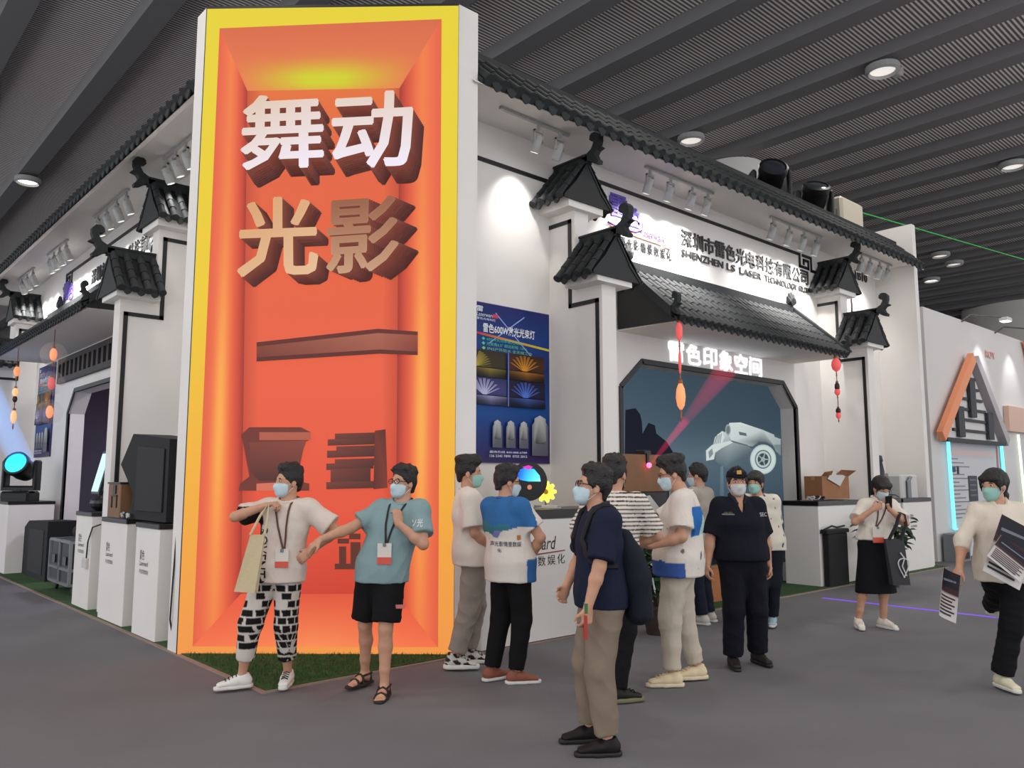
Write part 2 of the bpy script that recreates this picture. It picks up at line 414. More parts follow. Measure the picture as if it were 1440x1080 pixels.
def tail(b_, fn, s=1.0, th=.09):
    P = [fn(u*s, v*s, -th/2) for u, v in TAIL]; Q = [fn(u*s, v*s, th/2) for u, v in TAIL]; n = len(P)
    b_.add(P + Q, [tuple(range(n-1,-1,-1)), tuple(range(n, 2*n))] + [(i, (i+1) % n, n+(i+1) % n, n+i) for i in range(n)])
def cap_roof(T, ac, b_out, b_in, z_e, z_r, lbl):
    t = thing('small_tiled_roof', T(ac, (b_out+b_in)/2, z_e), lbl, 'roof', 'small tiled caps on the stepped fins')
    hw = .41; L = math.hypot(hw, z_r - z_e)
    # slopes with a slight sweep, gable triangles
    for s_ in (-1, 1):
        b_ = MB()
        pr = [(0, z_r), (s_*hw*.5, z_e + (z_r-z_e)*.42), (s_*hw, z_e)]
        for i in range(2):
            (u0, v0), (u1, v1) = pr[i], pr[i+1]
            b_.hexa([(ac+u0,b_out,v0-.05),(ac+u1,b_out,v1-.03),(ac+u1,b_in,v1-.03),(ac+u0,b_in,v0-.05),(ac+u0,b_out,v0),(ac+u1,b_out,v1),(ac+u1,b_in,v1),(ac+u0,b_in,v0)])
        b_.build('roof_slope', m_tile2, t, T)
    for bb in (b_out + .01, b_in - .03):
        b_ = MB(); b_.prism([(ac, bb, z_r - .02), (ac + hw*.5, bb, z_e + (z_r-z_e)*.40), (ac + hw*.98, bb, z_e - .03), (ac - hw*.98, bb, z_e - .03), (ac - hw*.5, bb, z_e + (z_r-z_e)*.40)], (0, .02, 0))
        b_.build('gable_panel', m_tile2, t, T)
    n = 4 if b_in - b_out > .45 else 3
    me = barrel_mesh(L*1.02, .045, 4); dm = drip_mesh((b_in-b_out)/n)
    for s_ in (-1, 1):
        for k in range(n):
            bb = b_out + .05 + (b_in - b_out - .1)*k/(n-1)
            M_, l_ = frame(T, (ac + s_*.02, bb, z_r + .0), (ac + s_*(hw+.02), bb, z_e + .005), (0, 1))
            obj('barrel_tile', me, t, M_)
            if k < n - 1:
                bb2 = bb + (b_in-b_out-.1)/(n-1)/2
                M2, _ = frame(T, (ac + s_*hw, bb2, z_e), (ac + s_*(hw+.05), bb2, z_e), (0, 1)); obj('drip_tile', dm, t, M2)
    b_ = MB(); b_.box(ac - .045, ac + .045, b_out - .02, b_in, z_r - .04, z_r + .05); b_.box(ac - .06, ac + .06, b_out - .02, b_in, z_r + .05, z_r + .075)
    b_.build('ridge', m_tile, t, T)
    b_ = MB(); tail(b_, lambda u, v, w: (ac + w, b_out - u, z_r + .03 + v)); b_.build('ridge_tail', m_tile, t, T)
    return t
wing = {T_R: 'sign side', T_L: 'lattice wing'}
for T, wn in ((T_R, 'on the sign side'), (T_L, 'on the lattice wing')):
    for i, ac in enumerate(FINS if T is T_R else FINS_L):
        where = {(T_R, 0): 'beside the poster', (T_R, 1): 'beside the booth number', (T_L, 0): 'next to the tall screen', (T_L, 1): 'farthest from the tall screen'}[(T, i)]
        cap_roof(T, ac, -.04, .54, 3.93, 4.43, 'lower small tiled roof with curled tail %s, %s' % (wn, where))
        cap_roof(T, ac, .40, .95, 4.93, 5.43, 'upper small tiled roof with curled tail %s, %s' % (wn, where))

def eave(T, a0, a1, lbl):
    t = thing('tiled_eave', T((a0+a1)/2, .2, 5.6), lbl, 'roof')
    p, q = (0, .52, 6.16), (0, -.02, 5.64)
    b_ = MB(); b_.hexa([(a0,.52,6.10),(a1,.52,6.10),(a1,.0,5.60),(a0,.0,5.60),(a0,.52,6.15),(a1,.52,6.15),(a1,-.02,5.63),(a0,-.02,5.63)])
    b_.build('roof_slope', m_tile2, t, T)
    b_ = MB(); b_.box(a0, a1, .48, .62, 6.02, 6.24); b_.build('ridge', m_tile, t, T)
    b_ = MB(); b_.box(a0, a1, .60, 1.50, 5.99, 6.04); b_.build('roof_deck', m_blackm, t, T)
    pitch = .2; n = int((a1-a0-.085)/pitch); L = .56*math.sqrt(1+ (.52/.54)**2)
    me = barrel_mesh(.75, .06, 3); dm = drip_mesh(.15)
    for k in range(n+1):
        a = a0 + .085 + pitch*k
        M_, _ = frame(T, (a, p[1], p[2]), (a, q[1], q[2]), (1, 0)); obj('barrel_tile', me, t, M_)
        if k < n:
            M2, _ = frame(T, (a + pitch/2, -.02, 5.63), (a + pitch/2, -.05, 5.63), (1, 0)); obj('drip_tile', dm, t, M2)
    if T is T_L:      # pierced ridge ornament seen against the ceiling
        mo = MB().lathe([(.045, -.02), (.055, 0), (.045, .02)], (0, 0, 0), 8, (1,0,0), (0,0,1), (0,1,0)).mesh('ridge_ornament', m_tile)
    return t
eave(T_R, 4.968, 15.95, 'long dark tiled eave above the company sign')
eave(T_L, 4.298, 18.5, 'long dark tiled eave along the lattice wing')

def awning(T, lbl, dz=0.0, a1=12.68):
    a0 = 8.1
    t = thing('entrance_roof', T((a0+a1)/2, .5, 3.6), lbl, 'roof')
    bE, zE, bR, zR = 0.0, 3.62 + dz, .93, 4.43 + dz
    b_ = MB(); b_.hexa([(a0,bR,zR-.06),(a1,bR,zR-.06),(a1,bE,zE-.04),(a0,bE,zE-.04),(a0,bR,zR),(a1,bR,zR),(a1,bE,zE),(a0,bE,zE)]); b_.build('roof_slope', m_tile2, t, T)
    b_ = MB(); b_.box(a0+.02, a1-.02, .06, .95, 3.56 + dz, 3.60 + dz); b_.build('soffit', m_white, t, T)
    for a in (a0, a1 - .03):
        b_ = MB(); b_.prism([(a, bR, zR), (a, bE+.02, zE), (a, bE+.02, zE-.06), (a, bR, 3.58 + dz)], (.03, 0, 0)); b_.build('side_panel', m_tile2, t, T)
    L = math.hypot(bR-bE, zR-zE); pitch = .153; n = int(round((a1-a0-.2)/pitch))
    me = barrel_mesh(L+.02, .046, 5); dm = drip_mesh(.12)
    for k in range(n+1):
        a = a0 + .1 + (a1-a0-.2)*k/n
        M_, _ = frame(T, (a, bR, zR), (a, bE-.01, zE), (1, 0)); obj('barrel_tile', me, t, M_)
        if k < n:
            M2, _ = frame(T, (a + pitch/2, bE, zE), (a + pitch/2, bE-.04, zE), (1, 0)); obj('drip_tile', dm, t, M2)
    b_ = MB(); b_.box(a0-.12, a1-.12, .86, .95, zR-.02, zR+.10); b_.build('ridge', m_tile, t, T)
    for a in (a0+.02, a1-.02):
        b_ = MB(); b_.hexa([(a-.06,bR,zR-.02),(a+.06,bR,zR-.02),(a+.06,bE+.05,zE+.0),(a-.06,bE+.05,zE+.0),(a-.05,bR,zR+.12),(a+.05,bR,zR+.12),(a+.05,bE+.05,zE+.13),(a-.05,bE+.05,zE+.13)]); b_.build('verge_ridge', m_tile, t, T)
        b_ = MB(); tail(b_, lambda u, v, w: (a + w, bE + .07 - u*.6, zE + .1 + v*.7), 1.0, .08); b_.build('ridge_tail', m_tile, t, T)
        # leaf-shaped finial at the ridge end
        b_ = MB()
        for k in range(5):
            an = math.radians(35 + 27*k); c = Vector((a + ((-.12 if T is T_R else -.95) if a > 10 else .12), .88, zR + .10))
            e = c + Vector((math.cos(an)*.17, 0, math.sin(an)*.24)); b_.tube([c, (c+e)/2, e], [.03, .055, .015], 6)
        b_.build('finial', m_tile, t, T)
    return t
awning(T_R, 'dark tiled lean-to roof over the entrance below the company sign')
awning(T_L, 'dark tiled lean-to roof over the doorway of the lattice wing', .36, 14.5)

# ---------------------------------------------------------------- track spotlights
def track(T, a0, a1, spots, lbl, b=.5, z=5.735, aim=.42, cone=115):
    t = thing('track_light', T((a0+a1)/2, b, z), lbl, 'track light', 'track spotlights under the eaves')
    MB().box(a0, a1, b-.018, b+.018, z-.03, z+.01).build('track', m_spot, t, T)
    for (a, lit) in spots:
        d = Vector((0, aim, -1)).normalized(); top = Vector((a, b, z - .16))
        hb = MB(); X = Vector((1,0,0)); Y = d.cross(X)
        hb.lathe([(.052, 0), (.058, .01), (.058, .19), (.05, .2), (.05, .17)], top, 12, X, Y, d)
        hd = hb.build('lamp_head', m_spot, t, T, True)
        b_ = MB(); b_.box(a-.015, a+.015, b-.015, b+.015, z-.12, z-.02); b_.box(a-.07, a-.06, b-.01, b+.02, z-.24, z-.1); b_.box(a+.06, a+.07, b-.01, b+.02, z-.24, z-.1); b_.box(a-.07, a+.07, b-.01, b+.02, z-.125, z-.1)
        b_.build('bracket', m_spot, t, T)
        b_ = MB(); b_.lathe([(.048, .176), (.048, .18)], top, 12, X, Y, d)
        b_.build('lens', m_glow if lit else mat('lens_dim', (200, 200, 198), .3), hd, T)
        if lit:
            ld = bpy.data.lights.new('spot_beam', 'SPOT'); ld.energy = lit; ld.spot_size = math.radians(cone); ld.spot_blend = 1.0; ld.shadow_soft_size = .04
            ld.color = (1, .975, .94)
            lo = bpy.data.objects.new('spot_beam', ld)
            p = Vector(T(*(top + d*.215))); tgt = Vector(T(*(top + d*2.0))); q = (tgt - p).to_track_quat('-Z', 'Y')
            put(lo, t, Matrix.Translation(p) @ q.to_matrix().to_4x4())
    return t
E1 = 130
track(T_R, 5.65, 6.75, [(6.25, 60), (6.6, 0)], 'two-lamp track spotlight above the blue poster', aim=.45, cone=84)
track(T_R, 8.2, 9.75, [(8.3, E1), (8.75, E1), (9.25, E1), (9.62, E1)], 'four-lamp track spotlight above the logo end of the sign')
track(T_R, 11.3, 12.95, [(11.4, E1), (11.9, E1), (12.35, E1), (12.8, E1)], 'four-lamp track spotlight above the end of the company name')
track(T_R, 14.3, 15.7, [(14.45, 40), (14.8, 40), (15.2, 40), (15.55, 0)], 'track spotlight above the booth number')
track(T_L, 5.55, 6.75, [(5.6, 14), (6.0, 14), (6.35, 14), (6.68, 14)], 'four-lamp track spotlight beside the tall screen')
track(T_L, 8.2, 9.9, [(8.3, 120), (8.75, 120), (9.25, 120), (9.7, 120)], 'four-lamp track spotlight above the lattice wing sign')
track(T_L, 11.5, 12.9, [(11.6, 120), (12.05, 120), (12.45, 120), (12.8, 120)], 'four-lamp track spotlight at the middle of the lattice wing')
track(T_L, 14.0, 15.4, [(14.1, 70), (14.6, 70), (15.1, 70)], 'three-lamp track spotlight at the lattice wing end farthest from the tall screen')
# ================================================================ flat print painter
class Print:
    """flat coloured shapes laid on one surface; fn(u, v, lift) -> world point"""
    def __init__(s, fn, step=0.0006): s.fn = fn; s.v = []; s.f = []; s.c = []; s.k = 0; s.step = step
    def _lay(s): s.k += 1; return s.k * s.step
    def poly(s, pts, col):
        l = s._lay(); o = len(s.v)
        cols = col if isinstance(col, list) else [col]*len(pts)
        for p, c in zip(pts, cols): s.v.append(tuple(s.fn(p[0], p[1], l))); s.c.append(c)
        s.f.append(tuple(range(o, o+len(pts)))); return s
    def rect(s, x0, y0, x1, y1, col): return s.poly([(x0,y0),(x1,y0),(x1,y1),(x0,y1)], col)
    def ell(s, cx, cy, rx, ry, col, n=20): return s.poly([(cx+rx*math.cos(2*math.pi*k/n), cy+ry*math.sin(2*math.pi*k/n)) for k in range(n)], col)
    def patch(s, q, colfn, nu=14, nv=20):
        l = s._lay(); o = len(s.v)
        for j in range(nv+1):
            for i in range(nu+1):
                u, v = i/nu, j/nv
                x = (q[0][0]*(1-u)+q[1][0]*u)*(1-v) + (q[3][0]*(1-u)+q[2][0]*u)*v
                y = (q[0][1]*(1-u)+q[1][1]*u)*(1-v) + (q[3][1]*(1-u)+q[2][1]*u)*v
                s.v.append(tuple(s.fn(x, y, l))); s.c.append(colfn(u, v))
        for j in range(nv):
            for i in range(nu):
                a = o + j*(nu+1)+i; s.f.append((a, a+1, a+nu+2, a+nu+1))
        return s
    def text(s, body, q, colfn, bold=0.0, shear=0.0, res=2):
        """lettering stretched into the quad q = TL, TR, BR, BL"""
        me = text_mesh(body, 0, 0 if bold >= .015 else bold, res, shear); n = len(me.vertices)
        c = np.empty(n*3, np.float32); me.vertices.foreach_get('co', c); c = c.reshape(-1, 3); lo, hi = c.min(0), c.max(0)
        l = s._lay()
        shifts = [(0,0)] if bold < .015 else [(bold*math.cos(a)*.9, bold*math.sin(a)*.9) for a in [2*math.pi*i/6 for i in range(6)]]
        if bold >= .015: c = np.concatenate([c + np.array([sx, sy, 0], np.float32) for sx, sy in shifts]); lo, hi = c.min(0), c.max(0)
        o = len(s.v)
        for p in c:
            u = (p[0]-lo[0])/(hi[0]-lo[0]); v = 1-(p[1]-lo[1])/(hi[1]-lo[1])
            x = (q[0][0]*(1-u)+q[1][0]*u)*(1-v) + (q[3][0]*(1-u)+q[2][0]*u)*v
            y = (q[0][1]*(1-u)+q[1][1]*u)*(1-v) + (q[3][1]*(1-u)+q[2][1]*u)*v
            s.v.append(tuple(s.fn(x, y, l))); s.c.append(colfn(u, v) if callable(colfn) else colfn)
        for j in range(len(shifts)):
            for p in me.polygons: s.f.append(tuple(i + o + j*n for i in p.vertices))
        bpy.data.meshes.remove(me); return s
    def line(s, p, q, w, col):
        d = Vector((q[0]-p[0], q[1]-p[1])); d.normalize(); n = Vector((-d.y, d.x))*w/2
        return s.poly([(p[0]-n.x,p[1]-n.y),(q[0]-n.x,q[1]-n.y),(q[0]+n.x,q[1]+n.y),(p[0]+n.x,p[1]+n.y)], col)
    def build(s, name, material, parent):
        me = bpy.data.meshes.new(name); me.from_pydata(s.v, [], s.f); me.materials.append(material); setcol(me, s.c); me.update()
        return obj(name, me, parent)
def mixc(a, b, t): t = max(0, min(1, t)); return tuple(x*(1-t)+y*t for x, y in zip(a, b))
def ramp(stops, t):
    for (t0, c0), (t1, c1) in zip(stops[:-1], stops[1:]):
        if t <= t1: return mixc(c0, c1, (t-t0)/max(t1-t0, 1e-6))
    return stops[-1][1]
m_led = mat_vc('led_picture', emit=1.0)
m_print = mat_vc('print_ink', rough=0.45, bump=0)
m_ink = mat('black_ink', (28, 27, 29), 0.6)

# ================================================================ corner tower with the tall screen
TA, TB = Vector((2.85, 7.80, 0)), Vector((4.72, 6.06, 0)); TH = 6.36
te = (TB - TA).normalized(); tn = Vector((te.y, -te.x, 0)); tn = tn if tn.dot(Vector((-1,-1,0))) > 0 else -tn
tower = thing('screen_tower', ((TA+TB)/2), 'tall white corner tower with a glowing orange screen', 'tower')
b_ = MB(); b_.prism([TA, TB, (4.97,6.06,0), (4.97,7.3,0), (4.0,8.05,0), (2.85,8.05,0)], (0,0,TH)); b_.build('tower_body', m_white, tower)
scr0 = TA + tn*.004
b_ = MB(); b_.prism([TA + tn*.0, TB + tn*.0, TB + tn*.02, TA + tn*.02], (0,0,TH)); b_.build('screen_panel', m_black, tower)
SP0 = TA + tn*.022
P_ = Print(lambda x, y, l: at_p(x, y, SP0, tn) + tn*l, 0.0005)
TL, TR, BR, BL = (291.5, 12.5), (645, 8), (637.5, 921.5), (249, 920.5)
inTL, inTR, inBR, inBL = (309, 40), (621, 27), (616, 910), (271, 909)
bkTL, bkTR, bkBR, bkBL = (348, 128), (562, 124), (556, 835), (339, 835)
yel = [(0, (228, 208, 46)), (.45, (236, 200, 52)), (.7, (240, 176, 58)), (1, (240, 150, 72))]
for q in ([TL, TR, inTR, inTL], [TL, inTL, inBL, BL], [inTR, TR, BR, inBR], [inBL, inBR, BR, BL]):
    ys = [p[1] for p in q]; y0 = 8; 
    def cf(u, v, q=q):
        y = (q[0][1]*(1-u)+q[1][1]*u)*(1-v) + (q[3][1]*(1-u)+q[2][1]*u)*v
        return ramp(yel, (y-10)/910)
    P_.patch(q, cf, 2, 20)
def ceilc(u, v):
    g = math.exp(-((v-.84)/.24)**2) * max(0, min(1, 1.25 - abs(u-.5)*2.3))
    return mixc(mixc((214, 104, 66), (232, 120, 76), v), (206, 206, 34), g*1.05)
P_.patch([inTL, inTR, bkTR, bkTL], ceilc, 16, 10)
def backc(u, v):
    e = max(0, 1-min(u, 1-u)/.10); c = ramp([(0, (226, 112, 54)), (.15, (224, 98, 58)), (.6, (232, 96, 66)), (.85, (226, 84, 58)), (1, (205, 66, 48))], v)
    return mixc(c, (176, 62, 44), e*.55)
P_.patch([bkTL, bkTR, bkBR, bkBL], backc, 20, 24)
def sidec(u, v):   # u = 0 at the frame, 1 at the back wall
    base = ramp([(0, (226, 96, 66)), (.2, (234, 106, 68)), (.45, (240, 126, 68)), (.62, (234, 106, 64)), (.85, (206, 74, 52)), (1, (160, 52, 40))], u)
    glow = math.exp(-((v-.64)/.26)**2) * math.exp(-((u-.42)/.16)**2)
    return mixc(base, (252, 184, 80), glow*.75)
P_.patch([inTL, bkTL, bkBL, inBL], sidec, 16, 24)
P_.patch([inTR, bkTR, bkBR, inBR], sidec, 16, 24)
P_.patch([bkBL, bkBR, inBR, inBL], lambda u, v: mixc(mixc((222, 84, 56), (250, 140, 84), v), (236, 92, 62), abs(u-.5)*1.1), 16, 8)
# lettering drawn in perspective: dark receding sides, pale faces
chars = [('舞', [(341,137),(455,131),(457,236),(338,241)], 15, 24), ('动', [(468,133),(582,127),(580,235),(466,240)], 15, 24),
         ('光', [(336,280),(447,276),(449,386),(334,391)], 16, 14), ('影', [(461,282),(563,275),(561,380),(459,387)], 28, 12)]
for ch, q, dx, dy in chars:
    for k in range(9, 0, -1):
        f = k/9; c = mixc((128, 62, 46), (74, 32, 28), f)
        P_.text(ch, [(x+dx*f, y+dy*f) for x, y in q], c, bold=.022)
for i, (ch, q, dx, dy) in enumerate(chars):
    if i < 2: P_.text(ch, q, lambda u, v, i=i: mixc((222, 196, 172), (240, 232, 244), v*.8 + (u*.3 if i == 0 else .25)), bold=.022)
    else: P_.text(ch, q, lambda u, v, i=i: mixc((214, 160, 112) if i == 2 else (150, 96, 72), (232, 196, 160), v*.5+u*.3 if i == 2 else (v*.6)), bold=.022)
# floating beam and the two block stacks drawn on the screen
P_.poly([(362,486),(532,466),(588,470),(588,497),(535,495),(362,506)], [(132,66,52),(168,100,80),(150,74,58),(126,56,44),(158,86,68),(116,54,44)])
P_.poly([(362,482),(532,463),(588,467),(588,472),(532,469),(362,488)], (98, 44, 38)); P_.poly([(362,503),(535,492),(588,495),(588,500),(534,498),(362,509)], (92, 42, 36))
P_.poly([(340,612),(352,601),(424,601),(438,608),(438,618),(430,622),(418,676),(436,680),(436,690),(337,690),(339,680),(352,670),(343,622)], [(112,52,44)]*13)
P_.poly([(366,608),(438,608),(438,619),(366,619)], (176, 92, 72)); P_.poly([(352,622),(432,620),(418,662),(402,676),(366,676),(354,664)], [(126,62,52),(134,68,56),(112,56,48),(80,46,40),(78,44,38),(96,50,44)])
P_.poly([(362,680),(402,678),(402,690),(362,690)], (208, 112, 88))
for (y0, h, x0, x1) in ((610, 9, 472, 541), (618, 9, 462, 530), (628, 10, 474, 541), (634, 10, 461, 528), (646, 10, 472, 540), (652, 9, 460, 526), (660, 20, 466, 522), (678, 10, 460, 540)):
    P_.poly([(x0,y0),(x1,y0-2),(x1,y0+h-2),(x0,y0+h)], [(120,62,52),(92,46,40),(74,40,36),(96,52,46)])
P_.poly([(528,606),(543,604),(546,686),(526,688)], [(110,50,40),(92,42,36),(120,56,44),(88,42,36)])
for (x0, y0, x1, y1) in ((476, 757, 492, 764), (478, 768, 488, 796), (492, 750, 508, 758), (494, 762, 508, 796), (472, 792, 510, 800)):
    P_.rect(x0, y0, x1, y1, (96, 50, 40))
scr = P_.build('screen_picture', m_led, tower); tag(scr, 'orange lit-box picture with the four pale characters 舞动光影')
# power cable at the tower foot
MB().tube([(2.90,8.0,.02),(2.83,7.96,.3),(2.84,7.95,.8),(2.86,7.98,1.1)], .008, 6).build('cable', m_black, tower)

# ================================================================ company sign (right wing)
XR, UZ = (1,0,0), (0,0,1)
yS = 6.0 + .944
sg = thing('company_sign', (11.4, yS, 4.9), 'dark raised company name lettering on the white wall', 'sign')
m_sgn = mat('sign_letters', (58, 58, 60), 0.4, 0.3)
name_cn = '深圳市雷色光电科技有限公司'
for i, ch in enumerate(name_cn):
    x = 9.55 + (13.28-9.55)/13*i
    text('character', ch, (x, yS, 5.01), XR, UZ, .262, .25, m_sgn, sg, .02, .012)
for w_, x0, x1 in (('SHENZHEN', 9.55, 10.62), ('LS', 10.72, 10.95), ('LASER', 11.08, 11.72), ('TECHNOLOGY', 11.82, 12.86), ('CO.,LTD', 12.92, 13.26)):
    text('word', w_, (x0, yS, 4.85), XR, UZ, x1-x0, .11, m_sgn, sg, .015, .012)
lg = thing('logo_sign', (8.7, yS, 5.0), 'purple brush logo with red stroke and slogan on the white wall', 'sign')
m_pur = mat('logo_purple', (92, 70, 168), .5); m_red = mat('logo_red', (226, 120, 96), .5)
text('brush_character', '雷', (7.98, yS, 5.12), XR, UZ, .36, .32, m_pur, lg, .012, .02)
text('brush_character', '色', (8.33, yS, 5.06), XR, UZ, .30, .30, m_pur, lg, .012, .02)
b_ = MB(); b_.tube([(7.95,yS,5.02),(8.2,yS,4.99),(8.5,yS,5.0),(8.66,yS,5.06),(8.68,yS,5.16)], [.012,.03,.03,.02,.008], 6); b_.build('brush_stroke', m_pur, lg)
b_ = MB(); b_.prism([(7.92,yS,4.985),(8.6,yS,4.965),(9.1,yS,4.93),(9.1,yS,4.915),(8.6,yS,4.925),(8.1,yS,4.955)], (0,-.012,0)); b_.build('red_stroke', m_red, lg)
text('script_word', 'Laserward', (8.62, yS, 4.96), XR, UZ, .58, .13, m_pur, lg, .01, .0, .3)
b_ = MB(); b_.prism([(9.14,yS,4.90),(9.30,yS,4.90),(9.30,yS,5.02),(9.14,yS,5.02)], (0,-.012,0)); b_.build('seal', mat('logo_seal', (232,140,104), .5), lg)
for i, ch in enumerate('声光影情景数娱化'):
    text('slogan_character', ch, (8.18+.145*i, yS, 4.73), XR, UZ, .12, .15, m_sgn, lg, .01, .004)
nb_ = thing('booth_number', (15.3, yS, 5.5), 'dark booth number lettering near the white end wall', 'sign')
text('number', '1B10', (15.10, yS, 5.44), XR, UZ, .50, .18, m_sgn, nb_, .015, .012)
en = thing('entrance_sign', (10.4, yS, 3.4), 'glowing white six-character sign over the octagonal entrance', 'sign')
m_neon = mat('sign_white_glow', (255,255,255), emit=(245, 250, 255), es=1.1)
for i, ch in enumerate('雷色印象空间'):
    text('lit_character', ch, (9.2+.415*i, yS - .001, 3.275 - .008*i), XR, UZ, .36, .31, m_neon, en, .006, .016)
# cool light strip hidden above the soffit edge of the entrance roof
ld = bpy.data.lights.new('cove_strip', 'AREA'); ld.shape = 'RECTANGLE'; ld.size = 2.6; ld.size_y = .05; ld.energy = .22; ld.color = (.4, .68, 1)
lo = bpy.data.objects.new('cove_strip', ld); put(lo, en, Matrix.Translation((10.4, 6.72, 3.30)) @ Matrix.Rotation(math.radians(180), 4, 'X'))

# lattice wing sign (reads towards the tall screen)
XL = (0,-1,0); xS = 2.88 + .944
sl = thing('company_sign', (xS, 14.2, 5.0), 'dark raised company name lettering on the lattice wing wall', 'sign')
for i, ch in enumerate(name_cn):
    text('character', ch, (xS, 15.35 - .29*i, 5.01), XL, UZ, .25, .26, m_sgn, sl, .02, .012)
for w_, y0, y1 in (('SHENZHEN', 15.35, 14.3), ('LS', 14.2, 13.95), ('LASER', 13.85, 13.2), ('TECHNOLOGY', 13.1, 12.1), ('CO.,LTD', 12.0, 11.6)):
    text('word', w_, (xS, y0, 4.85), XL, UZ, y0-y1, .11, m_sgn, sl, .015, .012)
ll = thing('logo_sign', (xS, 16.2, 5.0), 'purple brush logo and slogan on the lattice wing wall', 'sign')
text('brush_character', '雷', (xS, 17.3, 5.02), XL, UZ, .4, .36, m_pur, ll, .012, .02); text('brush_character', '色', (xS, 16.9, 4.98), XL, UZ, .34, .36, m_pur, ll, .012, .02)
for i, ch in enumerate('声光影情景数娱化'): text('slogan_character', ch, (xS, 16.9-.15*i, 4.75), XL, UZ, .12, .15, m_sgn, ll, .01, .004)

# ================================================================ posters
def poster(fn, parent):
    P = Print(fn)
    P.patch([(0,0),(1,0),(1,1),(0,1)], lambda u, v: ramp([(0,(38,44,104)),(.22,(26,64,132)),(.4,(30,52,112)),(.68,(26,78,150)),(.8,(40,60,128)),(1,(56,40,92))], v + (u-.5)*.06), 8, 24)
    P.line((.28,.05),(.75,.30),.008,(150,170,226)); P.line((.66,.045),(.2,.25),.008,(150,170,226))
    P.text('雷', [(.04,.02),(.12,.02),(.12,.055),(.04,.055)], (235,238,245), .01)
    P.text('Laserward', [(.04,.06),(.26,.06),(.26,.085),(.04,.085)], (225,228,240), 0, .2); P.rect(.24,.06,.31,.085,(200,70,90))
    P.text('雷色光电科技', [(.04,.092),(.28,.092),(.28,.108),(.04,.108)], (206,210,232), .01)
    P.text('雷色600W激光光束灯', [(.12,.125),(.80,.125),(.80,.185),(.12,.185)], (240,240,246), .014)
    P.poly([(0,.185),(1,.235),(1,.25),(0,.20)], [(190,40,70),(222,206,60),(222,206,60),(190,40,70)])
    for i, s_ in enumerate(('◆ 600W大功率激光光源', '◆ 光束角0.5° 超远射程 12km', '◆ IP65户外防水 全天候工作')):
        P.text(s_, [(.10,.215+.03*i),(.62+.07*i,.215+.03*i),(.62+.07*i,.237+.03*i),(.10,.237+.03*i)], (70+30*i,200,170-20*i))
    cells = [(0.0,.30,.41,.47,(66,58,40),(200,176,60)), (.43,.30,.92,.47,(84,50,34),(236,160,50)), (0.0,.475,.41,.645,(70,70,130),(214,212,246)), (.43,.475,.92,.645,(36,34,66),(90,130,236))]
    for ci, (x0,y0,x1,y1,bg,rc) in enumerate(cells):
        P.patch([(x0,y0),(x1,y0),(x1,y1),(x0,y1)], lambda u, v, bg=bg: mixc(bg, tuple(c*.55 for c in bg), abs(v-.4)*1.4), 4, 4)
        hy = y0 + (y1-y0)*.66; cx = x0 + (x1-x0)*(.02 if ci == 0 else (.3 if ci == 2 else .45))
        for k in range(9):
            an = math.radians(100 + (k-4)*(15 if ci != 0 else 9) - (0 if ci else 55) - 10); L = (hy-y0)*.96
            dx, dy = math.cos(an)*L*2.0, -abs(math.sin(an))*L
            ex = min(max(cx+dx, x0), x1)
            P.poly([(cx-.006,hy),(cx+.006,hy),(ex+.018,hy+dy),(ex-.018,hy+dy)], [rc, rc, mixc(rc, bg, .6), mixc(rc, bg, .6)])
        P.patch([(x0,hy),(x1,hy),(x1,y1),(x0,y1)], lambda u, v, rc=rc, bg=bg: mixc(mixc(rc, bg, .35), tuple(c*.4 for c in bg), v*.8+abs(u-.5)), 6, 3)
        P.rect(x0, hy-.006, x1, hy, tuple(c*.4 for c in bg))
    P.rect(.412,.30,.428,.645,(110,120,190))
    for (x0, x1, y0, y1) in ((.22,.34,.735,.91),(.39,.51,.735,.91),(.56,.68,.735,.91),(.73,.95,.69,.955)):
        w_, h_ = x1-x0, y1-y0
        P.poly([(x0,y0+h_*.25),(x0+w_*.12,y0+h_*.18),(x1-w_*.12,y0+h_*.18),(x1,y0+h_*.25),(x1,y1),(x0,y1)], [(120,124,132),(150,152,156),(150,152,156),(110,112,120),(92,92,104),(98,98,110)])
        P.poly([(x0+w_*.15,y0+h_*.08),(x0+w_*.5,y0),(x1-w_*.15,y0+h_*.08),(x1-w_*.12,y0+h_*.62),(x1-w_*.25,y0+h_*.7),(x0+w_*.25,y0+h_*.7),(x0+w_*.12,y0+h_*.62)], [(176,178,176),(196,198,196),(168,170,168),(140,142,142),(60,60,66),(60,60,66),(148,150,150)])
    P.text('服务热线 400-888-6789', [(.18,.93),(.66,.93),(.66,.945),(.18,.945)], (220,222,236), .01)
    P.text('136 2345 7890  0755 2812', [(.18,.955),(.66,.955),(.66,.97),(.18,.97)], (220,222,236), .01)
    return P.build('printed_face', m_print, parent)
ps = thing('wall_poster', (6.2, 6.94, 1.8), 'blue night-lights poster with four lamp pictures beside the tall screen', 'poster')
MB().box(5.62, 6.82, 6.925, 6.949, 1.79, 3.60).build('panel', mat('poster_board', (60, 50, 96), .5), ps)
poster(lambda u, v, l: (5.63 + 1.18*u, 6.9245 - l, 3.59 - 1.79*v), ps)
pl = thing('wall_poster', (3.82, 18.2, 2.0), 'blue beam-light poster on the lattice wing wall by the doorway', 'poster')
MB().box(3.805, 3.829, 17.5, 18.8, 2.05, 3.88).build('panel', mat('poster_board', (60, 50, 96), .5), pl)
poster(lambda u, v, l: (3.8045 - l, 18.79 - 1.28*u, 3.87 - 1.81*v), pl)

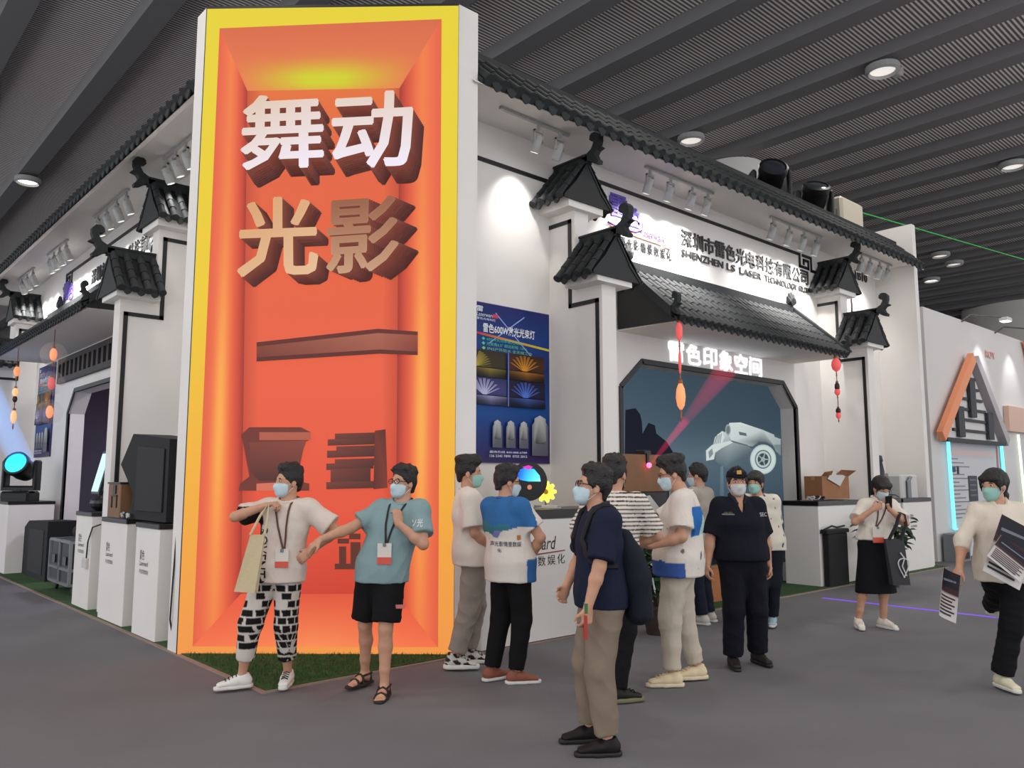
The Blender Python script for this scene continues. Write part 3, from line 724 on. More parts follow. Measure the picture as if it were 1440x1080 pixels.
# ================================================================ rooms behind the openings
def room(T, a0, a1, b1, z1, nm, wallm):
    b_ = MB(); b_.box(a0-.1, a0, 1.22, b1, 0, z1); b_.box(a1, a1+.1, 1.22, b1, 0, z1); b_.box(a0-.1, a1+.1, b1, b1+.1, 0, z1)
    o = b_.build('wall_inside_' + nm, wallm, None, T); tag(o, 'grey inner walls of the room behind the %s' % {'right': 'main entrance', 'left': 'lattice doorway'}[nm], 'wall', kind='structure')
    o = MB().box(a0-.1, a1+.1, 1.22, b1+.1, z1, z1+.06).build('ceiling_inside_' + nm, wallm, None, T); tag(o, 'ceiling of the dim room behind the %s' % {'right': 'main entrance', 'left': 'lattice doorway'}[nm], 'ceiling', kind='structure')
room(T_R, 7.2, 19.0, 4.5, 4.3, 'right', mat('room_grey', (92, 96, 104), .8))
room(T_L, 8.0, 15.9, 3.0, 4.2, 'left', mat('room_lavender', (150, 142, 158), .8))
mu = thing('mural_screen', (13, 10.44, 0), 'large blue-grey screen wall with a white off-road car picture', 'screen')
MB().box(7.25, 18.95, 10.40, 10.49, .05, 4.25).build('screen_panel', m_black, mu)
P_ = Print(lambda x, y, l: at_y(x, y, 10.398 - l), .002)
def mu_px(X, Z):
    r = X*RV[0]+10.398*RV[1]; f = X*FV[0]+10.398*FV[1]; z = Z-CAMZ; cz = f*CP+z*SP; cy = -f*SP+z*CP
    return (720+FPX*r/cz, 540-FPX*cy/cz)
P_.patch([mu_px(7.3,4.2), mu_px(18.9,4.2), mu_px(18.9,.08), mu_px(7.3,.08)], lambda u, v: mixc(ramp([(0,(58,74,88)),(.35,(72,90,104)),(.5,(94,114,126)),(.62,(84,104,118)),(.8,(62,82,94)),(1,(44,54,62))], v), (40,54,64), max(0, u-.55)*.9), 16, 16)
z_ = lambda pts: [(860+x/3.857, 480+y/3.857) for x, y in pts]
P_.poly(z_([(75,372),(130,362),(155,395),(165,440),(168,500),(200,442),(235,455),(243,500),(300,545),(345,620),(345,700),(70,700)]), (26, 29, 40))
LT, MD, DK = (196, 208, 206), (124, 138, 142), (58, 72, 80)
P_.poly(z_([(560,600),(650,545),(745,572),(770,590),(755,665),(620,690),(565,650)]), [(112,126,132),(150,164,166),(120,134,138),(84,98,106),(76,92,100),(84,102,112),(98,112,120)])
P_.poly(z_([(612,500),(640,442),(700,440),(820,480),(918,522),(918,612),(895,600),(875,565),(840,548),(800,545),(765,570),(735,566),(650,540)]), [(170,182,182),(206,216,214),(214,224,222),(188,198,198),(160,172,172),(140,152,154),(150,160,162),(110,120,124),(96,106,110),(96,106,110),(140,150,152),(176,186,186),(196,206,204)])
P_.poly(z_([(560,520),(600,486),(628,500),(655,545),(600,580),(548,572)]), [(176,188,188),(200,210,208),(180,192,192),(150,162,164),(132,146,150),(168,180,180)])
P_.poly(z_([(690,490),(730,498),(734,514),(694,508)]), (92,104,108)); P_.poly(z_([(880,500),(918,512),(918,530),(884,518)]), (70, 84, 90))
P_.poly(z_([(650,537),(740,562),(740,570),(650,546)]), (96,108,112))
P_.ell(*z_([(632,480)])[0], 3.8, 8.0, (150,162,164)); P_.ell(*z_([(632,480)])[0], 2.6, 5.6, (104,118,122))
P_.poly(z_([(560,560),(575,505),(600,490),(612,520),(598,560)]), (204,214,212))
for k in range(4): P_.line(*z_([(572+8*k, 512-4*k), (560+9*k, 556)]), 0.9, (110,122,126))
P_.poly(z_([(512,592),(545,562),(640,540),(660,548),(600,578),(562,604),(556,640),(514,648)]), (202,212,210)); P_.poly(z_([(525,600),(545,580),(552,610),(530,636)]), (130,142,146))
for r, c in ((72,(176,192,190)),(66,(196,210,208)),(46,(96,112,116)),(40,(180,196,194)),(30,(60,74,78)),(12,(150,166,166))): P_.ell(*z_([(822,640)])[0], r/3.857*.98, r/3.857*1.12, c, 26)
for k in range(5):
    a = 2*math.pi*k/5; P_.line(z_([(822,640)])[0], z_([(822+34*math.cos(a), 640+38*math.sin(a))])[0], 1.6, (150,166,166))
P_.poly(z_([(880,560),(918,560),(918,620),(905,610)]), (120, 134, 136))
P_.poly(z_([(590,680),(606,675),(612,990),(585,990)]), [(96,120,132),(104,128,138),(64,84,94),(60,80,90)])
P_.build('screen_picture', mat_vc('mural_picture', emit=1.0), mu)
t = thing('added_panel_light', (5.0, 14.0, 4.1), 'square ceiling panel light inside the lattice-doorway room', 'lamp')  # unseen panel with area lamp, added to brighten the room behind the doorway
MB().box(4.7, 5.3, 13.4, 14.6, 3.92, 3.95).build('diffuser', mat('added_panel_glow', (240,236,250), emit=(214, 206, 240), es=2.0), t); MB().box(4.65, 5.35, 13.35, 14.65, 3.95, 4.2).build('housing', m_metal, t)
ld = bpy.data.lights.new('added_fill_light', 'AREA'); ld.shape = 'RECTANGLE'; ld.size = .6; ld.size_y = 1.2; ld.energy = 70; ld.color = (.86, .83, 1)
put(bpy.data.objects.new('added_fill_light', ld), t, Matrix.Translation((5.0, 14.0, 3.9)))
# ceiling unit inside the entrance
t = thing('ceiling_unit', (9.6, 8.2, 3.62), 'flat black ceiling unit just inside the entrance', 'ceiling unit')
b_ = MB(); b_.bbox(9.05, 10.9, 7.9, 8.3, 3.50, 3.64, .03); b_.build('case', m_black, t)
b_ = MB()
for x in (9.3, 10.6): b_.tube([(x, 8.1, 3.62), (x, 8.1, 4.31)], .012, 6)
b_.build('hanger_rods', m_black, t)

# lattice transom above the left doorway
t = thing('lattice_transom', (3.80, 14.8, 3.3), 'dark wooden lattice transom over the doorway lined by glass-globe lanterns', 'lattice')
y0, y1, z0, z1 = 12.2, 17.1, 3.40, 3.86; m_wood = mat('dark_wood', (40, 30, 30), .6)
b_ = MB(); b_.box(3.76, 3.825, y0, y1, z0, z0+.10); b_.box(3.76, 3.825, y0, y1, z1-.09, z1); b_.box(3.76, 3.825, y0, y0+.1, z0, z1); b_.box(3.76, 3.825, y1-.1, y1, z0, z1); b_.build('frame', m_wood, t)
bar = MB().box(-.03, .03, -.06, .06, 0, z1-z0-.19).mesh('lattice_bar', m_wood)
for k in range(16): obj('lattice_bar', bar, t, Matrix.Translation((3.795, y0+.32+(y1-y0-.6)*k/15, z0+.10)))

# ================================================================ lantern strings
def lantern_string(P, items, lbl):
    """items: (drop below the roof edge, radius, half height, material, glass globe radius)"""
    t = thing('lantern_string', P - Vector((0,0,items[-1][0]+.2)), lbl, 'lantern', 'lantern strings hanging from the entrance roofs')
    MB().tube([P, P - Vector((0,0,items[-1][0]+.02))], .006, 5).build('cord', mat('red_cord', (120, 30, 34), .7), t)
    for (dz, r, hh, m, gr) in items:
        c = P - Vector((0,0,dz))
        if gr: MB().ball(c, gr, 16, 12).build('glass_globe', mat('globe_glass', (255, 240, 232), .04, alpha=.10), t, smooth=True)
        b_ = MB(); b_.lathe([(r*.25,-hh),(r*.75,-hh*.7),(r,-hh*.1),(r*.85,hh*.5),(r*.3,hh)], c, 12); b_.build('lantern', m, t, smooth=True)
        MB().lathe([(r*.5,hh*.9),(r*.5,hh*1.15),(r*.2,hh*1.3)], c, 10).build('lantern_cap', mat('gold', (150,96,60), .4, .4), t); MB().lathe([(.004,-hh*1.9),(.012,-hh*1.6),(.008,-hh*.95)], c, 8).build('tassel', mat('gold', (150,96,60), .4, .4), t)
m_pink = mat('lantern_pink', (226, 96, 92), .5, emit=(255, 100, 100), es=.35); m_org = mat('lantern_orange', (255, 160, 110), .5, emit=(255, 140, 90), es=.8)
m_pale = mat('lantern_pale', (240, 196, 150), .5, emit=(255, 190, 130), es=.7); m_drk = mat('bead_dark', (60, 30, 34), .5)
lantern_string(Vector((8.20, 6.02, 3.58)), [(.14,.045,.12,m_pink,0), (.52,.02,.16,m_pink,0), (.95,.06,.17,m_org,0)], 'pink and orange glass lanterns hanging at the poster end of the entrance roof')
lantern_string(Vector((12.28, 6.02, 3.56)), [(.15,.075,.11,m_pink,0), (.50,.04,.07,m_drk,0), (.58,.045,.06,m_pink,0), (.88,.04,.05,m_drk,0), (.95,.04,.06,m_pink,0)], 'pink lantern string with dark beads at the booth-number end of the entrance roof')
lantern_string(Vector((3.0, 13.96, 3.95)), [(.42,.055,.10,m_org,.19), (.87,.055,.10,m_pink,.19), (1.31,.055,.10,m_org,.19)], 'glowing glass-globe lanterns hanging before the doorway with lattice transom')
lantern_string(Vector((2.96, 16.35, 3.95)), [(.45,.05,.09,m_org,0), (.82,.05,.08,m_pale,0), (.94,.04,.06,m_drk,0), (1.25,.05,.12,m_pale,0)], 'orange lantern string at the lattice wing end farthest from the tall screen')

# ================================================================ stands and counters
def stand(nm, x0, x1, y0, y1, h, lbl, cat, face=None, top=.05, logo=True):
    t = thing(nm, ((x0+x1)/2, (y0+y1)/2, .02), lbl, cat)
    b_ = MB(); b_.bbox(x0, x1, y0, y1, .02, h-top, .008); b_.build('body', m_white, t)
    b_ = MB(); b_.bbox(x0-.01, x1+.01, y0-.01, y1+.01, h-top, h, .006); b_.build('top', mat('black_top', (24,22,22), .3), t)
    if logo and face:
        if face == 'y': o_, r_ = Vector((x0, y0-.002, 0)), Vector((1,0,0)); w_ = x1-x0
        else: o_, r_ = Vector((x0-.002, y1, 0)), Vector((0,-1,0)); w_ = y1-y0
        text('logo', '雷色', o_ + r_*w_*.22 + Vector((0,0,h-.38)), r_, UZ, .14, .10, m_ink, t)
        text('logo_word', 'Laserward', o_ + r_*w_*.22 + Vector((0,0,h-.44)), r_, UZ, .26, .05, m_ink, t, shear=.2)
        text('logo_slogan', '声光影情景数娱化', o_ + r_*w_*.22 + Vector((0,0,h-.52)), r_, UZ, .28, .045, m_ink, t)
    return t
ct = stand('reception_counter', 4.98, 6.85, 5.98, 6.6, 1.30, 'white reception counter with black top beside the tall screen', 'counter', None, .09)
text('logo_word', 'Laserward', (5.35, 5.977, .90), XR, UZ, .62, .13, m_ink, ct, shear=.25)
b_ = MB(); b_.prism([(5.05,5.979,.865),(5.6,5.979,.862),(6.1,5.979,.885),(6.1,5.979,.875),(5.6,5.979,.847),(5.05,5.979,.845)], (0,-.003,0)); b_.build('red_stroke', mat('stroke_red', (150, 60, 64), .5), ct)
for i, ch in enumerate('声光影情景数娱化'): text('slogan_character', ch, (5.02+.138*i, 5.977, .72+.004*i), XR, UZ, .11, .10, m_ink, ct)
stand('display_stand', 7.15, 8.15, 6.12, 6.6, 1.20, 'white stand with black top beside the reception counter', 'stand', None)
stand('display_stand', 11.7, 13.3, 6.12, 6.7, 1.28, 'white stand with black top behind the potted shrub', 'stand', None, .07)
stand('display_stand', 13.92, 14.62, 6.12, 6.7, 1.28, 'white logo stand with black top carrying the black moving light', 'stand', 'y', .07)
stand('display_stand', 14.72, 15.92, 6.12, 6.7, 1.28, 'white logo stand with black top against the booth end wall', 'stand', 'y', .07)
stand('display_stand', 2.86, 3.42, 8.45, 9.15, 1.16, 'white stand with black top next to the tall screen', 'stand', 'x')
stand('display_stand', 2.88, 3.42, 9.55, 10.45, 1.17, 'white logo stand with black top carrying the brown carry case', 'stand', 'x')
stand('display_stand', 2.92, 3.40, 11.05, 11.75, 1.20, 'white logo stand carrying the bright monitor, cable hanging down it', 'stand', 'x')
stand('display_stand', 2.95, 3.66, 16.2, 18.9, 1.23, 'wide white stand with black top at the lattice wing end farthest from the tall screen', 'stand', None)

# holographic fan display on the counter
t = thing('hologram_fan', (5.86, 6.28, 1.30), 'round black hologram fan with a blue picture on the counter', 'display')
c = Vector((5.86, 6.28, 1.585)); X = Vector((.86,-.5,0)).normalized(); Nn = Vector((-.5,-.86,0)).normalized()
MB().lathe([(.20,0),(.205,.01),(.205,.02),(.2,.03)], c, 28, X, Vector((0,0,1)), Nn).build('disc', m_black, t, smooth=True)
MB().tube([c - Vector((0,0,.19)), (5.86,6.29,1.31)], .012, 8).build('stem', m_metal, t); MB().lathe([(.07,0),(.07,.012),(.02,.02)], (5.86,6.29,1.30), 16).build('base', m_black, t)
P_ = Print(lambda u, v, l: c + Nn*(.031+l) + X*u + Vector((0,0,v)))
P_.poly([(-.15,.10),(-.05,.14),(.06,.13),(.12,.06),(.13,.0),(.0,.0),(-.12,.02)], [(20,60,190),(30,120,255),(40,190,255),(90,220,255),(140,230,255),(60,190,250),(20,80,210)])
P_.poly([(-.07,.15),(.0,.17),(.05,.15),(.0,.12)], (190,50,160)); P_.ell(.01,-.06,.025,.025,(170,110,90))
P_.build('lit_picture', mat_vc('fan_picture', emit=1.6), t)
t = thing('flower_lamp', (6.12, 6.28, 1.30), 'small glowing yellow flower-pattern disc lamp on the counter', 'lamp')
c = Vector((6.12, 6.28, 1.475)); X = Vector((.8,-.6,0)).normalized(); Nn = Vector((-.6,-.8,0)).normalized()
for k in range(9):
    a = 2*math.pi*k/9; d = X*math.cos(a) + Vector((0,0,math.sin(a)))
    MB().tube([c + d*.02, c + d*.065, c + d*.115], [.012, .034, .016], 7).build('petal', mat('lamp_yellow', (250,220,90), .4, emit=(255,222,70), es=1.6), t, smooth=True)
MB().ball(c + Nn*.01, .03).build('bud', mat('lamp_amber', (120,90,30), .4, emit=(180,120,20), es=.6), t, smooth=True)
MB().tube([c - Vector((0,0,.1)), (6.12,6.28,1.31)], .01, 8).build('stem', m_metal, t); MB().bbox(6.0,6.24,6.22,6.34,1.30,1.335,.006).build('base', mat('lamp_base', (190,186,180), .3), t)
t = thing('table_cable', (6.0, 6.2, 1.30), 'thin white cable lying on the counter between the two displays', 'cable')
MB().tube([(5.9,6.22,1.305),(6.0,6.14,1.31),(6.1,6.16,1.306),(6.25,6.18,1.306),(6.35,6.3,1.306)], .006, 6).build('cable', mat('cable_white', (190,188,184), .5), t)

# ================================================================ stage lights and boxes
def carton(x0, x1, y0, y1, z0, h, lbl, flaps=True, cat='box', col=(134, 98, 70)):
    mc = mat('cardboard_%d' % col[0], col, .85, noise=.08, nscale=6)
    t = thing('cardboard_box', ((x0+x1)/2, (y0+y1)/2, z0), lbl, cat)
    MB().box(x0, x1, y0, y1, z0, z0+h).build('carton', mc, t)
    MB().box(x0-.002, x1+.002, (y0+y1)/2-.03, (y0+y1)/2+.03, z0+h-.06, z0+h+.002).build('tape', mat('tape', (168,140,104), .4), t)
    return t
carton(7.3, 8.2, 6.2, 6.55, 1.464, .44, 'large brown cardboard carton on the black case near the entrance')
t = thing('flight_case', (7.7, 6.35, 1.2), 'black case under the brown carton beside the entrance', 'case')
b_ = MB(); b_.bbox(7.28, 8.12, 6.16, 6.58, 1.20, 1.46, .01); b_.build('shell', m_black, t)
for x in (7.28, 8.10): MB().box(x-.005, x+.025, 6.15, 6.59, 1.20, 1.465).build('edge_rail', m_metal, t)
MB().tube([(7.34,6.165,1.30),(7.34,6.135,1.36),(7.50,6.135,1.36),(7.50,6.165,1.30)], .01, 6).build('handle', m_metal, t)
t = thing('paper_sheet', (7.75, 6.13, 1.20), 'crumpled white paper leaning on the black case by the entrance', 'paper')
b_ = MB(); b_.prism([(7.55,6.135,1.21),(7.95,6.14,1.21),(7.72,6.155,1.42),(7.58,6.15,1.40)], (.0,-.006,0)); b_.build('sheet', mat('paper', (206,204,198), .8), t)
# carton with paper and clutter on the right stand
t = carton(12.2, 13.1, 6.3, 6.6, 1.30, .36, 'open cardboard carton with a loose white sheet on the stand', col=(156, 108, 72))
for (pts, nm) in (([(12.2,6.3,1.66),(12.5,6.3,1.66),(12.42,6.22,1.74),(12.15,6.22,1.72)], 'flap'), ([(12.62,6.3,1.66),(13.1,6.3,1.66),(13.16,6.2,1.75),(12.7,6.22,1.76)], 'flap')):
    MB().prism(pts, (0,.004,.006)).build(nm, MATS['cardboard_156'], t)
MB().prism([(12.35,6.285,1.62),(12.75,6.285,1.50),(12.95,6.288,1.66),(12.55,6.288,1.78)], (0,-.006,0)).build('loose_sheet', mat('paper', (206,204,198), .8), t)
t = thing('cable_bundle', (12.0, 6.3, 1.28), 'tangle of black and white cables on the stand beside the carton', 'cables')
for j in range(4):
    pts = [(11.82+.085*j+.05*math.sin(k*1.7+j), 6.28+.06*math.cos(k*2.1+j), 1.29+.06*abs(math.sin(k*.9+j))) for k in range(8)]
    MB().tube(pts, .011, 6).build('cable', m_black if j % 2 else mat('cable_white', (190,188,184), .5), t, smooth=True)

def moving_head(P, s, yaw, tilt, lbl, glow=None, group=None):
    """base, yoke arms and a tilting lamp head with lens"""
    t = thing('moving_head_light', P, lbl, 'stage light', group)
    R = Matrix.Translation(P) @ Matrix.Rotation(yaw, 4, 'Z') @ Matrix.Scale(s, 4)
    def TT(x, y, z): return R @ Vector((x, y, z))
    b_ = MB(); b_.bbox(-.17,.17,-.15,.15,.0,.12,.025); b_.box(-.15,.15,-.155,-.145,.03,.09); b_.build('base', m_black, t, TT)
    b_ = MB()
    for sx in (-1, 1):
        b_.bbox(sx*.185-.028, sx*.185+.028, -.07, .07, .14, .50, .02)
    b_.lathe([(.09,.11),(.09,.15)], (0,0,0), 16); b_.bbox(-.21,.21,-.075,.075,.125,.185,.02); b_.build('yoke', m_black, t, TT)
    c = Vector((0,0,.40)); d = Vector((0, -math.cos(tilt), math.sin(tilt))); X = Vector((1,0,0)); Y = d.cross(X)
    b_ = MB(); b_.lathe([(.07,-.17),(.11,-.15),(.135,-.05),(.135,.08),(.15,.10),(.15,.17),(.13,.18),(.13,.165)], c, 18, X, Y, d); h = b_.build('lamp_head', m_black, t, TT, True)
    b_ = MB(); b_.lathe([(.125,.166),(.11,.175),(.06,.182)], c, 18, X, Y, d); b_.build('lens', glow or mat('lens_dark', (40,46,54), .15), h, TT, True)
    b_ = MB(); b_.tube([TT(-.03,.16,.06), TT(-.05,.26,.05), TT(-.12,.30,.02)], .009, 6); b_.build('cable', m_black, t)
    return t, R, c, d
moving_head(Vector((12.2, 6.99, 6.04)), 1.62, math.radians(-42), math.radians(35), 'black moving-head light with white cable on the roof above the sign', group='moving heads on the booth roof')
moving_head(Vector((13.69, 6.99, 6.04)), 1.62, math.radians(-42), math.radians(50), 'black moving-head light on the roof beside the white laser box', group='moving heads on the booth roof')
t = thing('laser_projector', (14.85, 7.05, 6.04), 'cream laser projector box on the booth roof sending a green ray', 'laser projector')
b_ = MB(); b_.bbox(14.40,15.30,6.8,7.3,6.46,6.92,.05); b_.build('housing', mat('cream_case', (188,178,160), .5), t)
b_ = MB(); b_.box(14.37,14.43,6.9,7.2,6.04,6.66); b_.box(15.27,15.33,6.9,7.2,6.04,6.66); b_.box(14.37,15.33,6.9,7.2,6.04,6.07); b_.build('bracket', m_metal, t)
MB().bbox(14.6,15.15,6.9,7.2,6.92,6.96,.01).build('top_plate', mat('plate_white', (226,226,222), .4), t)
m_green = mat('laser_green', (0,0,0), emit=(40, 220, 90), es=.55)
MB().tube([(15.28,6.84,6.78), (40,6.9,9.05)], .010, 6).build('laser_ray', m_green, t)
mv, R, c, d = moving_head(Vector((14.25, 6.4, 1.28)), 1.25, math.radians(200), math.radians(80), 'tall black moving-head light on the logo stand')
t = thing('control_panel', (14.85, 6.45, 1.28), 'grey flat panel leaning beside the black moving light', 'panel')
b_ = MB(); b_.prism([(14.62,6.42,1.28),(15.05,6.42,1.28),(15.05,6.50,1.72),(14.62,6.50,1.72)], (0,.03,0)); b_.build('panel', mat('panel_grey', (118,118,120), .5), t); MB().box(14.66,15.0,6.45,6.6,1.28,1.30).build('foot', m_metal, t)
t = thing('white_machine', (15.45, 6.45, 1.28), 'white boxy machine on the stand by the end wall', 'machine')
b_ = MB(); b_.bbox(15.12,15.85,6.3,6.62,1.28,1.70,.03); b_.build('case', mat('machine_white', (202,200,198), .5), t); b_ = MB(); b_.bbox(15.3,15.42,6.24,6.3,1.28,1.6,.02); b_.tube([(15.36,6.27,1.58),(15.42,6.25,1.66)], .03, 8); b_.build('spout', m_metal, t)
# far left moving head with its blue beam in the hazy air
m_blue = mat('lens_blue', (20,80,120), .2, emit=(40, 205, 250), es=1.5)
mv, R, c, d = moving_head(Vector((3.22, 16.75, 1.23)), 1.45, math.radians(-38), math.radians(22), 'black moving-head light with glowing blue lens and beam', m_blue)
vm = bpy.data.materials.new('lit_haze_blue'); vm.use_nodes = True; nt, N, L = nodes_of(vm); N.clear()
ou = N.new('ShaderNodeOutputMaterial'); pv = N.new('ShaderNodeEmission'); pv.inputs[0].default_value = (.10, .36, 1, 1); pv.inputs[1].default_value = 1.1; L.new(pv.outputs[0], ou.inputs['Volume'])
p0 = R @ c + Vector((-.02,-.25,.05)); p1 = p0 + Vector((-1.05, 1.2, 2.6))
MB().tube([p0, p1], [.20, .26], 16).build('light_beam', vm, mv, smooth=True)
# small red laser standing on the brown carton, its ray rising through the haze
t = thing('red_laser_pointer', (7.76, 6.34, 1.9), 'small red laser shining upward from the brown carton', 'laser')
MB().bbox(7.70,7.82,6.19,6.34,1.904,1.96,.01).build('case', m_black, t); MB().ball((7.735,6.165,1.775), .032).build('lens', mat('lens_red', (255,80,110), emit=(255, 70, 110), es=6), t, smooth=True)
MB().box(7.72,7.76,6.178,6.199,1.76,1.92).build('mount', m_black, t)
vr = bpy.data.materials.new('lit_haze_red'); vr.use_nodes = True; nt, N, L = nodes_of(vr); N.clear()
ou = N.new('ShaderNodeOutputMaterial'); pv = N.new('ShaderNodeEmission'); pv.inputs[0].default_value = (1, .03, .14, 1); pv.inputs[1].default_value = 2.2; L.new(pv.outputs[0], ou.inputs['Volume'])
MB().tube([(7.735,6.15,1.775), (8.45,6.13,2.35)], [.022, .06], 10).build('laser_ray', vr, t)
vr2 = vr.copy(); vr2.name = 'lit_haze_red_thin'; vr2.node_tree.nodes['Emission'].inputs[1].default_value = .55
MB().tube([(8.45,6.13,2.35), (9.45,6.12,3.15)], [.06, .17], 10).build('laser_ray_tail', vr2, t)
t = thing('floor_light_line', (10.8, 4.6, 0), 'thin violet laser line drawn across the grey carpet', 'light line')
MB().box(10.68,10.76,3.3,5.6,0.0,.004).build('lit_line', mat('violet_line', (90,60,160), .9, emit=(126, 84, 220), es=.75), t)

# lattice wing clutter
t = thing('stage_speaker', (3.2, 9.3, 1.17), 'big black angular stage speaker on the stands by the tall screen', 'speaker')
b_ = MB(); b_.prism([(2.95,8.55,1.17),(2.95,8.55,2.02),(2.95,9.72,2.12),(2.95,10.12,1.78),(2.95,9.62,1.45),(2.95,9.75,1.17)], (.42,.0,0)); b_.build('cabinet', m_blackm, t)
b_ = MB(); b_.prism([(2.945,8.65,1.27),(2.945,8.65,1.92),(2.945,9.5,1.98),(2.945,9.5,1.27)], (-.012,0,0)); b_.build('grille', mat('grille', (30,29,31), .7, bump=.6, bscale=120), t)
carton_b = thing('carry_case', (3.15, 10.6, 1.17), 'brown carry case with black lock on a logo stand of the lattice wing', 'case')
mcb = mat('case_brown', (128, 92, 60), .6)
MB().bbox(2.92, 3.36, 9.98, 10.44, 1.17, 1.56, .01).build('shell', mcb, carton_b)
b_ = MB(); b_.box(2.91, 3.37, 9.97, 10.45, 1.555, 1.575); b_.box(2.905, 2.925, 10.12, 10.22, 1.44, 1.54); b_.build('rim', m_black, carton_b)
MB().tube([(3.1,10.1,1.575),(3.1,10.12,1.62),(3.1,10.28,1.62),(3.1,10.3,1.575)], .012, 6).build('handle', m_black, carton_b)
b_ = MB(); b_.box(2.908,2.92,10.08,10.1,1.28,1.42); b_.box(2.908,2.92,10.26,10.28,1.28,1.42); b_.box(2.908,2.92,10.08,10.28,1.41,1.43); b_.build('label_frame', m_black, carton_b)
t = thing('cable_bundle', (3.0, 9.7, 1.17), 'loose white plugs and cables on a logo stand of the lattice wing', 'cables')
for j in range(3):
    MB().tube([(2.905+.008*j, 9.62+.12*j+.03*math.sin(k+j), 1.18+.05*abs(math.sin(k*1.3+j))) for k in range(6)], .016, 6).build('cable', mat('cable_white', (190,188,184), .5) if j != 1 else m_black, t, smooth=True)
t = thing('power_strip', (2.9, 11.1, .85), 'white power plug box hanging by a cable below the bright monitor', 'power box')
MB().bbox(2.877,2.921,11.08,11.24,.52,.64,.01).build('box', mat('plug_white', (206,202,196), .5), t); MB().tube([(2.9,11.12,.635),(2.893,11.06,.85),(2.92,11.0,1.02),(2.965,10.84,1.06)], .009, 6).build('cable', m_black, t)
fc = thing('road_case', (3.25, 13.3, .02), 'wheeled black road case with aluminium edges in the lattice doorway', 'case')
x0, x1, y0, y1, z0, z1 = 3.06, 3.7, 12.5, 13.6, .16, .74
MB().box(x0+.01,x1-.01,y0+.01,y1-.01,z0+.01,z1-.01).build('shell', mat('case_panel', (58,58,62), .45), fc)
b_ = MB()
for (xx, yy) in ((x0,y0),(x1,y0),(x0,y1),(x1,y1)): b_.box(xx-.02,xx+.02,yy-.02,yy+.02,z0,z1)
for zz in (z0, z0+.2, z1):
    for yy in (y0, y1): b_.box(x0,x1,yy-.018,yy+.018,zz-.018,zz+.018)
    for xx in (x0, x1): b_.box(xx-.018,xx+.018,y0,y1,zz-.018,zz+.018)
b_.box(x0-.018,x0,(y0+y1)/2-.02,(y0+y1)/2+.02,z0,z1)
b_.build('edge_rails', mat('alu', (176,178,180), .3, .8), fc)
for yy in (y0+.25, y1-.25): MB().bbox(x0-.025,x0-.005,yy-.07,yy+.07,.42,.54,.01).build('latch', m_metal, fc)
for xx in (x0+.08, x1-.08):
    for yy in (y0+.1, y1-.1): MB().lathe([(.05,-.02),(.06,-.01),(.06,.01),(.05,.02)], (xx,yy,.08), 12, (0,1,0), (0,0,1), (1,0,0)).build('caster', m_black, fc)
t = thing('duffel_bag', (3.4, 13.0, .74), 'black soft bag lying on the road case', 'bag')
b_ = MB(); b_.ball((3.4,13.0,.86), (.2,.34,.14)); b_.build('bag_body', m_blackm, t, smooth=True); MB().tube([(3.3,12.8,.95),(3.28,12.9,1.03),(3.28,13.1,1.03),(3.3,13.2,.95)], .012, 6).build('strap', m_black, t)
t = thing('subwoofer', (3.5, 15.2, .02), 'black angular floor speaker between the road case and the blue-beam stand', 'speaker')
b_ = MB(); b_.prism([(3.2,14.5,.02),(3.2,16.1,.02),(3.2,16.1,.8),(3.2,15.8,.92),(3.2,14.5,.95)], (.5,0,0)); b_.build('cabinet', m_blackm, t); MB().box(3.19,3.2,14.7,15.7,.1,.8).build('grille', MATS['grille'], t)
t = thing('screen_kiosk', (3.6, 11.5, 1.2), 'tilted bright monitor on a stand in the lattice wing', 'monitor')
b_ = MB(); b_.prism([(3.1,11.5,1.42),(3.1,11.85,1.42),(3.22,11.85,1.98),(3.22,11.5,1.98)], (.03,0,0)); b_.build('frame', m_black, t)
b_ = MB(); b_.prism([(3.097,11.53,1.45),(3.097,11.82,1.45),(3.212,11.82,1.95),(3.212,11.53,1.95)], (-.004,0,0)); b_.build('lit_panel', mat('monitor_lit', (200,230,235), emit=(150,196,204), es=1.0), t)
b_ = MB(); b_.ball((3.16,11.6,1.297), (.13,.2,.1)); b_.tube([(3.16,11.65,1.3),(3.17,11.66,1.46)], .03, 8); b_.build('base', m_black, t)
# shelf glimpsed inside the left room
t = thing('inner_counter', (4.9, 13.6, 0), 'dark counter with small models inside the lattice-doorway room', 'counter')
MB().box(4.6,5.3,12.6,16.8,0,1.48).build('body', mat('room_lavender', (150,142,158), .8), t); MB().box(4.55,5.35,12.5,16.9,1.48,1.76).build('panel', mat('dark_blue', (24,24,48), .5), t)
for k in range(7):
    b_ = MB(); b_.bbox(4.7,4.95,13.4+.42*k,13.65+.42*k,1.76,1.94+.06*(k % 3),.02)
    b_.build('display_model', mat('model_white', (210,205,190), .5), t)

